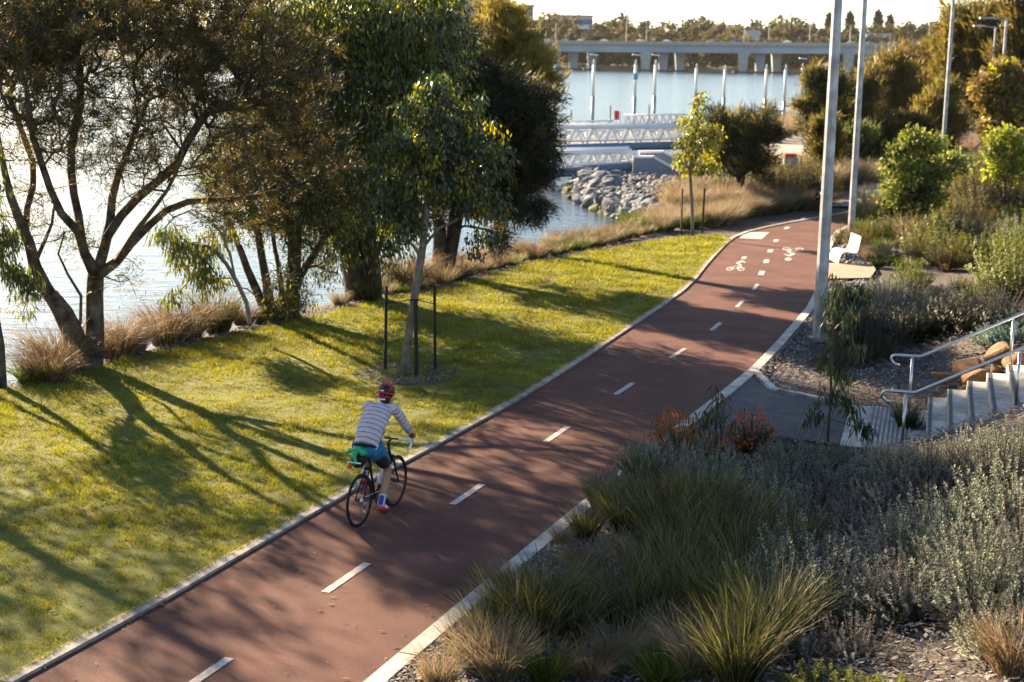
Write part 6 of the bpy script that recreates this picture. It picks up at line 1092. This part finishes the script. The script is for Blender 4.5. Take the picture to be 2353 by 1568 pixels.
    fuse('shorts', [([(.16,0,1.03),(.165,0,.97),(.20,0,.92)], [.165,.172,.14], .86), ([(.20,-.085,.985), (.32,-.105,.86), (.455,-.113,.715)], [.135,.118,.086]), ([(.20,.085,.985), (.35,.11,.925), (.50,.122,.875)], [.128,.105,.080])], .011, sh_m, p, 5, folds=.0018)
    if main:
        fuse('waistband', [([(.135,0,.985),(.15,0,1.02)], [.173,.170], .86)], .011, 'cloth_black', p, 3)
        fuse('side_panel', [([(.235,-.145,.87),(.31,-.145,.80),(.425,-.140,.72)], [.075,.085,.070])], .009, 'cloth_black', p, 3)
    for a_, k_ in ((aR, (.43,-.12,.36)), (aL, (.42,.12,.62))):
        v = np.array(k_)-np.array(a_); a0 = np.array(a_); fuse('sock', [([a0-v*.15, a0+v*.35, a0+v*.80], [.044,.044,.050])], .008, 'sock_white' if main else 'cloth_black', p, 2)
        if main: fuse('sock_patch', [([a0-v*.05+[-.022,-.004,0], a0+v*.72+[-.026,-.004,0]], [.030,.032])], .007, 'sock_blue', p, 1)
    for x0, z0, y in ((.345,.20,-.12),(.325,.53,.12)):
        fuse('shoe', [([(x0-.025,y,z0-.06),(x0+.03,y,z0-.058),(x0+.11,y,z0-.082),(x0+.20,y,z0-.092)], [.038,.042,.040,.026], 1.), ([(x0,y,z0-.03),(x0,y,z0-.06)], [.044,.044])], .007, 'helmet_red' if main else 'black', p, 3)
        if main: mb = MB(); mb.tube([(x0+.06,y-.0,z0-.045),(x0+.14,y,z0-.062)], [.036,.030], 8); mb.obj('shoe_panel', 'white_paint', p, True)
    for w_, s_ in ((wR_,-1),(wL_,1)):
        x, y, z = w_; fuse('glove', [([(x-.028,y,z+.018),(x+.01,y,z+.004),(x+.05,y,z-.012),(x+.088,y,z-.026)], [.036,.038,.044,.036], .62)]+[([(x+.075, y+s_*dy, z-.020), (x+.10, y+s_*(dy+.006), z-.030)], [.0145,.0135]) for dy in (.026,.010,-.006,-.022)], .006, 'helmet_red' if main else 'black', p, 2)
        if main: mb = MB(); mb.tube([(x+.055,y+s_*.025,z-.01),(x+.09,y+s_*.022,z-.04)], [.024,.020], 8); mb.obj('glove_patch', 'glove_yellow', p, True)
    # hair below the helmet, helmet shell with ribs and open slots
    fuse('hair', [(hs([(.655,0,1.525),(.655,0,1.585),(.67,0,1.64)]), [.062,.084,.080], .92)], .008, 'hair', p, 3)
    hm = fuse('helmet', [(hs([(.605,0,1.655),(.655,0,1.668),(.72,0,1.672),(.80,0,1.64)]), [.065,.106,.108,.055], 1.), (hs([(.60,0,1.615),(.625,0,1.625)]), [.055,.075])], .008, 'black', p, 4)
    rib = MB()
    for y, hh in ((0,1.777),(.038,1.765),(-.038,1.765),(.078,1.733),(-.078,1.733)):
        rib.tube([(.585+.6*abs(y),y*.75,1.63),(.605+.5*abs(y),y*.9,1.70),(.66,y,hh-.012),(.72,y,hh-.006),(.79-.3*abs(y),y*.85,1.71),(.84-.5*abs(y),y*.6,1.655)], [.010,.015,.017,.016,.013,.008], 6)
    rib.tube([(.60,-.09,1.615),(.575,-.045,1.62),(.568,0,1.622),(.575,.045,1.62),(.60,.09,1.615)], .011, 6); rib.tube([(.70,-.105,1.63),(.60,-.085,1.66),(.575,0,1.68),(.60,.085,1.66),(.70,.105,1.63)], .010, 6)
    rib.v = [(x+HDX-.004, y*1.08, z+HDZ+.006) for x, y, z in rib.v]
    rib.obj('rib', 'helmet_red' if main else 'black', hm, True)
    if main: mb = MB(); mb.tube(hs([(.552,-.05,1.598),(.546,0,1.596),(.552,.05,1.598)]), .012, 6); mb.obj('cradle', 'white_paint', hm, True); mb = MB(); mb.box((.570+HDX,0,1.705+HDZ), (.02,.045,.012)); mb.obj('badge', 'white_paint', hm)
    return p
r0_ = atg(826,1214); f0 = atg(897,1172); hd = math.atan2(f0[1]-r0_[1], f0[0]-r0_[0]); r0_[2] += .014
bicycle(r0_, hd, 'black road bike with white bar tape ridden along the left side of the red path')
rider(r0_, hd, 'person cycling away, in a red-striped pale jersey, blue shorts and a red helmet')
def local(v, o=r0_, a_=hd): c, s2 = math.cos(a_), math.sin(a_); return np.array([o[0]+v[0]*c-v[1]*s2, o[1]+v[0]*s2+v[1]*c, o[2]+v[2]])
q = local((.02,0,.86)); sb_ = empty('saddle_bag', q, hd, label='black bag slung behind the saddle under the green cloth', cat='bag')
fuse('bag_body', [([(.09,0,.02),(0,0,0),(-.10,0,-.015)], [.07,.085,.070], 1.15)], .009, 'cloth_black', sb_, 3)
mb = MB(); mb.box((-.165,0,.0), (.012,.19,.016)); mb.obj('reflective_strip', 'white_paint', sb_); mb = MB(); mb.tube([(-.15,.055,-.06),(-.182,.055,-.06)], .028, 12); mb.obj('tail_light', 'tail_light', sb_); mb = MB(); mb.box((.10,0,.06), (.03,.05,.1)); mb.obj('strap', 'black', sb_)
q = local((0,.01,.955)); cl_ = fuse('rolled_jacket', [([(.05,.11,.0),(.02,.05,.02),(0,0,.03),(-.01,-.07,.015),(0,-.13,0)], [.025,.052,.058,.052,.02], .85), ([(-.06,.02,.02),(-.12,.0,-.03),(-.135,-.03,-.12)], [.04,.032,.012]), ([(-.05,.08,.02),(-.09,.13,.0),(-.08,.17,.02)], [.035,.02,.012]), ([(.05,-.02,.04),(.08,.06,.01)], [.03,.03])], .008, 'green_cloth', None, 2, folds=.004)
cl_.location = [float(v) for v in q]; cl_.rotation_euler = (0,0,hd); cl_['label'] = 'bright green rolled jacket tied on top of the black saddle bag'; cl_['category'] = 'jacket'
# second cyclist, dark, mostly behind the nearest pole
r2_ = atg(1885,488); f2 = r2_[:2]+np.array([.42,.90]); hd2 = math.atan2(.90,.42); r2_[2] += .014
bicycle(r2_, hd2, 'dark bicycle far along the path, half hidden by the nearest grey pole', False); rider(r2_, hd2, 'person in black cycling far along the path, half hidden by the nearest grey pole', False)
q = local((-.02,.14,.62), r2_, hd2); pn_ = empty('pannier', q, hd2, label='dark pannier with a red edge on the far cyclist\'s bicycle', cat='bag'); mb = MB(); mb.box((0,0,0), (.30,.12,.34)); mb.obj('bag_body', 'cloth_black', pn_); mb = MB(); mb.tube([(-.15,.07,.16),(-.17,.09,0),(-.15,.07,-.16)], .025, 6); mb.obj('edge', 'red_paint', pn_); mb = MB(); mb.tube([(-.16,-.04,.03),(-.18,-.04,.03)], .03, 8); mb.obj('light', 'white_paint', pn_)
# ------------------------------------------------------------------ the evening air over the river
mb = MB(); mb.box((0, 2450, 28.6), (9900, 4960, 64)); hz = mb.mesh('haze', 'soil'); hm_ = bpy.data.materials.new('haze'); hm_.use_nodes = True; N = hm_.node_tree.nodes; N.remove(N['Principled BSDF']); pv = N.new('ShaderNodeVolumePrincipled'); pv.inputs['Color'].default_value = (.95,.93,.90,1); pv.inputs['Density'].default_value = .00003; pv.inputs['Anisotropy'].default_value = .0
hm_.node_tree.links.new(pv.outputs[0], N['Material Output'].inputs['Volume']); hz.materials.clear(); hz.materials.append(hm_); link('haze', hz, kind='stuff')
